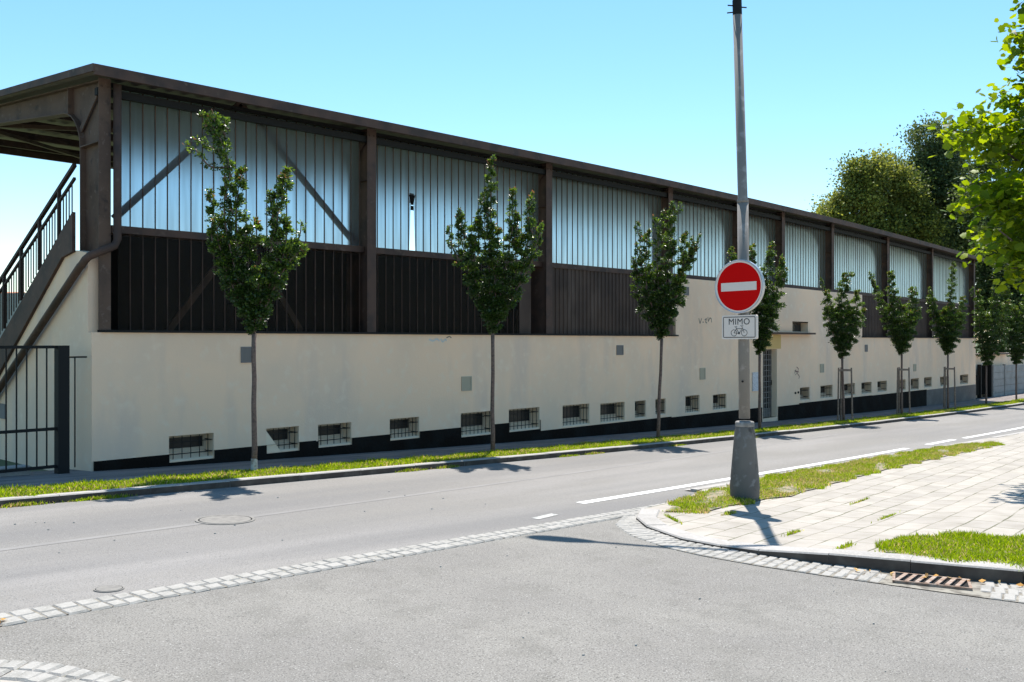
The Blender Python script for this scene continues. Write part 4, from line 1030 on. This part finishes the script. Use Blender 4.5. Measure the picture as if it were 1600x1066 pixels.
# big trees behind the stand and the maple at the right edge
def blob_crown(g, lobes, n, leaf, cl=None):
    """points in leaf clumps on the shells of several lobes; lobes: (centre, radii)"""
    w_ = np.array([r[0]*r[1]*r[2] for c, r in lobes])**.66; w_ = w_/w_.sum(); P = []; Nn = []; per = 200
    m = n//per; k = g.choice(len(lobes), m, p=w_); c = np.array([lobes[i][0] for i in k]); r = np.array([lobes[i][1] for i in k])
    d = unit(g.normal(size=(m, 3))); q = g.uniform(.35, 1.02, (m, 1))**.5; cc = c+d*r*q
    cc = np.repeat(cc, per, 0); dd = np.repeat(d, per, 0); rad = np.repeat(g.uniform(.5, 1.5, m), per)[:, None]
    off = g.normal(size=(m*per, 3))*np.minimum(rad, 1.3)*leaf*2.4*np.array([1, 1, .65]); return cc+off, unit(dd+unit(off)*.5), np.repeat(g.random(m), per)
def big_tree(u, v, lobes, n, leaf, ca, cb, label, name='broadleaf_tree', mt=far_leaf, tr=.25, seed=1, fr=None, group=None):
    global nrg; nrg = g = np.random.default_rng(seed); z0 = gz(u)-.1
    t = thing(name, label, 'tree', (u, v, z0), group)
    P, Nn, kk = blob_crown(g, lobes, n, leaf); D = unit(Nn+g.normal(0, .7, P.shape)); L = g.uniform(.7, 1.3, len(P))*leaf
    c = np.array(ca)*(1-kk[:, None])+np.array(cb)*kk[:, None]; c = c*g.uniform(.7, 1.3, (len(P), 1))
    tri_mesh('crown', leaves(P, D, L, L*.75, .15), LF, 4, c, mt, t)
    tb = MB(); cz = np.mean([l[0] for l in lobes], 0); tb.tube([(u, v, z0-.3), (u, v, z0+1.5), (u*.6+cz[0]*.4, v*.6+cz[1]*.4, z0+(cz[2]-z0)*.6), tuple(cz)], [tr*1.25, tr, tr*.8, tr*.4], 10)
    for (c_, r_) in lobes:
        a = Vector((u*.6+cz[0]*.4, v*.6+cz[1]*.4, z0+(cz[2]-z0)*.55)); b = Vector(c_); m_ = (a+b)/2+Vector((0, 0, -.2)); tb.tube([a, m_, b], [tr*.5, tr*.35, tr*.12], 6)
    smooth(tb.build('trunk', bark, t)); return t
def at(x, y, Z): return ((x-800)/F*Z*S+Z*CC, -(x-800)/F*Z*CC+Z*S, 1.6-(y-534)/F*Z)
def lobes_px(L, Z): return [((lambda p: (p[0]+dz*CC, p[1]+dz*S, p[2]))(at(x, y, Z)), (rx/F*Z, rx/F*Z, ry/F*Z)) for x, y, rx, ry, dz in L]
t1 = at(1370, 600, 62)
big_tree(t1[0], t1[1], lobes_px([(1340,272,13,18,0),(1362,256,13,22,0),(1352,300,22,26,0),(1330,305,18,18,0),(1308,318,15,14,0),(1292,332,10,8,0),(1318,350,28,24,1),(1382,292,14,30,1),(1403,268,14,22,1),(1418,290,22,34,1),(1385,350,34,34,1),(1432,300,26,40,2),(1442,340,34,46,2),(1345,370,36,34,1),(1395,395,60,40,2),(1440,390,50,50,3),(1300,352,22,20,0)], 62), 95000, .18, (.05,.08,.02), (.24,.26,.055), 'yellowish green rounded tree rising behind the grandstand roof', seed=21)
t2 = at(1470, 600, 66)
big_tree(t2[0], t2[1], lobes_px([(1446,222,20,28,0),(1458,258,26,30,0),(1485,240,26,30,1),(1470,300,36,40,0),(1510,280,36,45,2),(1500,350,50,50,2),(1450,350,35,50,1),(1540,350,46,60,3),(1480,400,60,50,1),(1438,290,22,30,0)], 66), 80000, .18, (.045,.07,.026), (.13,.165,.055), 'tall dark grey green tree right of the yellowish one', seed=22)
t3 = at(1580, 600, 56)
big_tree(t3[0], t3[1], lobes_px([(1560,430,50,60,0),(1600,400,60,80,1),(1575,500,60,60,0),(1640,450,60,90,1),(1535,480,22,60,1),(1620,300,70,90,3)], 56), 80000, .17, (.022,.04,.014), (.085,.12,.035), 'dark bushy tree beyond the far end of the grandstand', seed=23)
# maple
def maple_leaves(C, D, Nrm, L):
    out2 = [(0,-.40),(.16,-.36),(.38,-.34),(.40,-.12),(.50,.10),(.36,.16),(.32,.32),(.18,.32),(0,.52),(-.18,.32),(-.32,.32),(-.36,.16),(-.50,.10),(-.40,-.12),(-.38,-.34),(-.16,-.36)]
    Sd = unit(np.cross(D, Nrm)); Nn = np.cross(Sd, D); V = []
    V.append(C)
    for x, y in out2:
        cu = .18*(abs(x)**1.3+max(0, y)**2*.7); V.append(C+Sd*(x*L)[:, None]+D*((y)*L)[:, None]-Nn*(cu*L)[:, None])
    return np.stack(V, 1), [[0, i+1, (i+1) % 16+1] for i in range(16)]
g = np.random.default_rng(31); ZM = 13.5
mroot = at(1800, 700, ZM+.6)
mt_ = thing('maple_tree', 'bright green maple with large lobed leaves reaching in at the right edge', 'tree', (mroot[0], mroot[1], gz(mroot[0])+near_off(20, 4)))
mt0 = Vector((mroot[0], mroot[1], gz(mroot[0])-.1))
br_px = [[(1780,420),(1700,330),(1600,260),(1520,200)], [(1790,340),(1700,200),(1620,110),(1585,50)], [(1780,430),(1690,400),(1600,370),(1535,385)], [(1790,400),(1680,260),(1590,220),(1490,205)], [(1780,380),(1700,260),(1640,190),(1560,150)], [(1785,430),(1700,360),(1620,310),(1530,300)],
         [(1790,300),(1720,120),(1660,20),(1600,-40)], [(1780,470),(1700,450),(1640,420),(1580,420)], [(1790,300),(1850,150),(1900,60)], [(1790,350),(1900,280),(1980,240)], [(1790,250),(1790,50),(1780,-100)], [(1785,420),(1680,330),(1590,300),(1510,330)], [(1785,440),(1680,420),(1610,400),(1560,360)]]
tb = MB(); tb.tube([mt0, mt0+Vector((0,0,1.6)), Vector(at(1790, 430, ZM+.5)), Vector(at(1795, 250, ZM+.4)), Vector(at(1790, 0, ZM))], [.16, .13, .12, .09, .04], 12)
C = []; Dv = []
for bp_ in br_px:
    dz = g.uniform(-.9, .9, len(bp_)); dz[0] = 0; Q = [Vector(at(x, y, ZM+.3+float(d))) for (x, y), d in zip(bp_, dz)]
    tb.tube(Q, list(np.linspace(.05, .008, len(Q))), 6)
    Qn = np.array(Q)
    for i in range(len(Qn)-1):
        L = np.linalg.norm(Qn[i+1]-Qn[i]); nn = int(L*(240 if i else 90)); t = g.random((nn, 1)); c = Qn[i]*(1-t)+Qn[i+1]*t+np.clip(g.normal(0, .19, (nn, 3)), -.36, .36)*np.array([1, 1, .85]); C.append(c)
smooth(tb.build('trunk', bark, mt_))
C = np.concatenate(C); keep = np.array([True]*len(C)); N = len(C)
Nr = unit(g.normal(0, .55, (N, 3))+np.array([0, 0, 1.])); D = unit(np.cross(Nr, g.normal(size=(N, 3)))+np.array([0, 0, -.35])); L = g.uniform(.08, .155, N)
V, Fq = maple_leaves(C, D, Nr, L); k = g.random((N, 1))
c = np.array([.055, .11, .012])*(1-k)+np.array([.20, .26, .02])*k
tri_mesh('crown', V, Fq, 17, c*g.uniform(.8, 1.2, (N, 1)), maple_m, mt_)

# ------------------------------------------------------------------ the street beyond the stand
t = thing('garden_wall', 'cream rendered wall with brown coping past the far end of the grandstand', 'wall', (46, 13.6, gz(46)))
MB().box(45.1, 66, 13.6, 13.85, -1.6, .93).build('wall', cream, t)
MB().box(45.08, 52.5, 13.3, 13.9, .935, 1.0).build('coping', brown, t); MB().box(52.55, 66, 13.55, 13.9, .935, .99).build('coping', precast, t)
t = thing('metal_gate', 'dark closed metal gate between the grandstand end and concrete fence', 'gate', (47, 13.25, gz(47)))
lf = MB(); lf.box(46.9, 48.4, 13.25, 13.29, gz(47)+.1, .45)
for k in range(9): lf.box(46.9+k*.18, 46.93+k*.18, 13.22, 13.249, gz(47)+.1, .45)
lf.build('leaf', dark_int, t)
lf = MB(); lf.box(45.2, 46.8, 13.25, 13.29, gz(47)+.1, -.0)
for k in range(10): lf.box(45.2+k*.16, 45.23+k*.16, 13.22, 13.249, gz(47)+.1, -.0)
lf.build('leaf', darksteel, t)
for u in (45.15, 46.85, 48.45): MB().box(u-.05, u+.05, 13.15, 13.32, gz(47)-.1, .5).build('post', darksteel, t)
t = thing('concrete_fence', 'grey fence of horizontal precast concrete panels beside the dark gate', 'fence', (49, 13.1, gz(49)))
us = frange(48.6, 64.6, 2.0)
for a, b in zip(us, us[1:]):
    p = MB()
    for k in range(5): p.box(a+.09, b-.09, 13.12, 13.16, -1.25+k*.33, -1.25+k*.33+.315)
    p.build('panel', precast, t)
for u in us: MB().box(u-.08, u+.08, 13.08, 13.20, -1.5, .45).build('post', precast, t)
# distant house behind the railing at the left
hb = at(-20, 534, 75); t = thing('distant_house', 'grey house with orange roof seen through the stair railing', 'house', (hb[0], hb[1], gz(0)))
def orb(mb, x0, x1, y0, y1, Z, depth):
    a = at(x0, y0, Z); b = at(x1, y1, Z); d = Vector((CC, S, 0))*depth
    P_ = [Vector((a[0], a[1], b[2])), Vector((b[0], b[1], b[2])), Vector((b[0], b[1], b[2]))+d, Vector((a[0], a[1], b[2]))+d]
    mb.add(P_+[p+Vector((0,0,a[2]-b[2])) for p in P_], [(3,2,1,0),(4,5,6,7),(0,1,5,4),(1,2,6,5),(2,3,7,6),(3,0,4,7)]); return mb
orb(MB(), -160, 44, 459, 640, 75, 9).build('wall', grey_wall, t)
a = Vector(at(-165, 462, 74.5)); b = Vector(at(-14, 462, 74.5)); d = Vector((CC, S, 0))*10; up_ = Vector((0, 0, .5))
MB().add([a, b, b+d, a+d, a+d*.5+up_, b+d*.5+up_], [(0,1,5,4),(1,2,5),(2,3,4,5),(3,0,4),(0,3,2,1)]).build('roof', roof_tile, t)
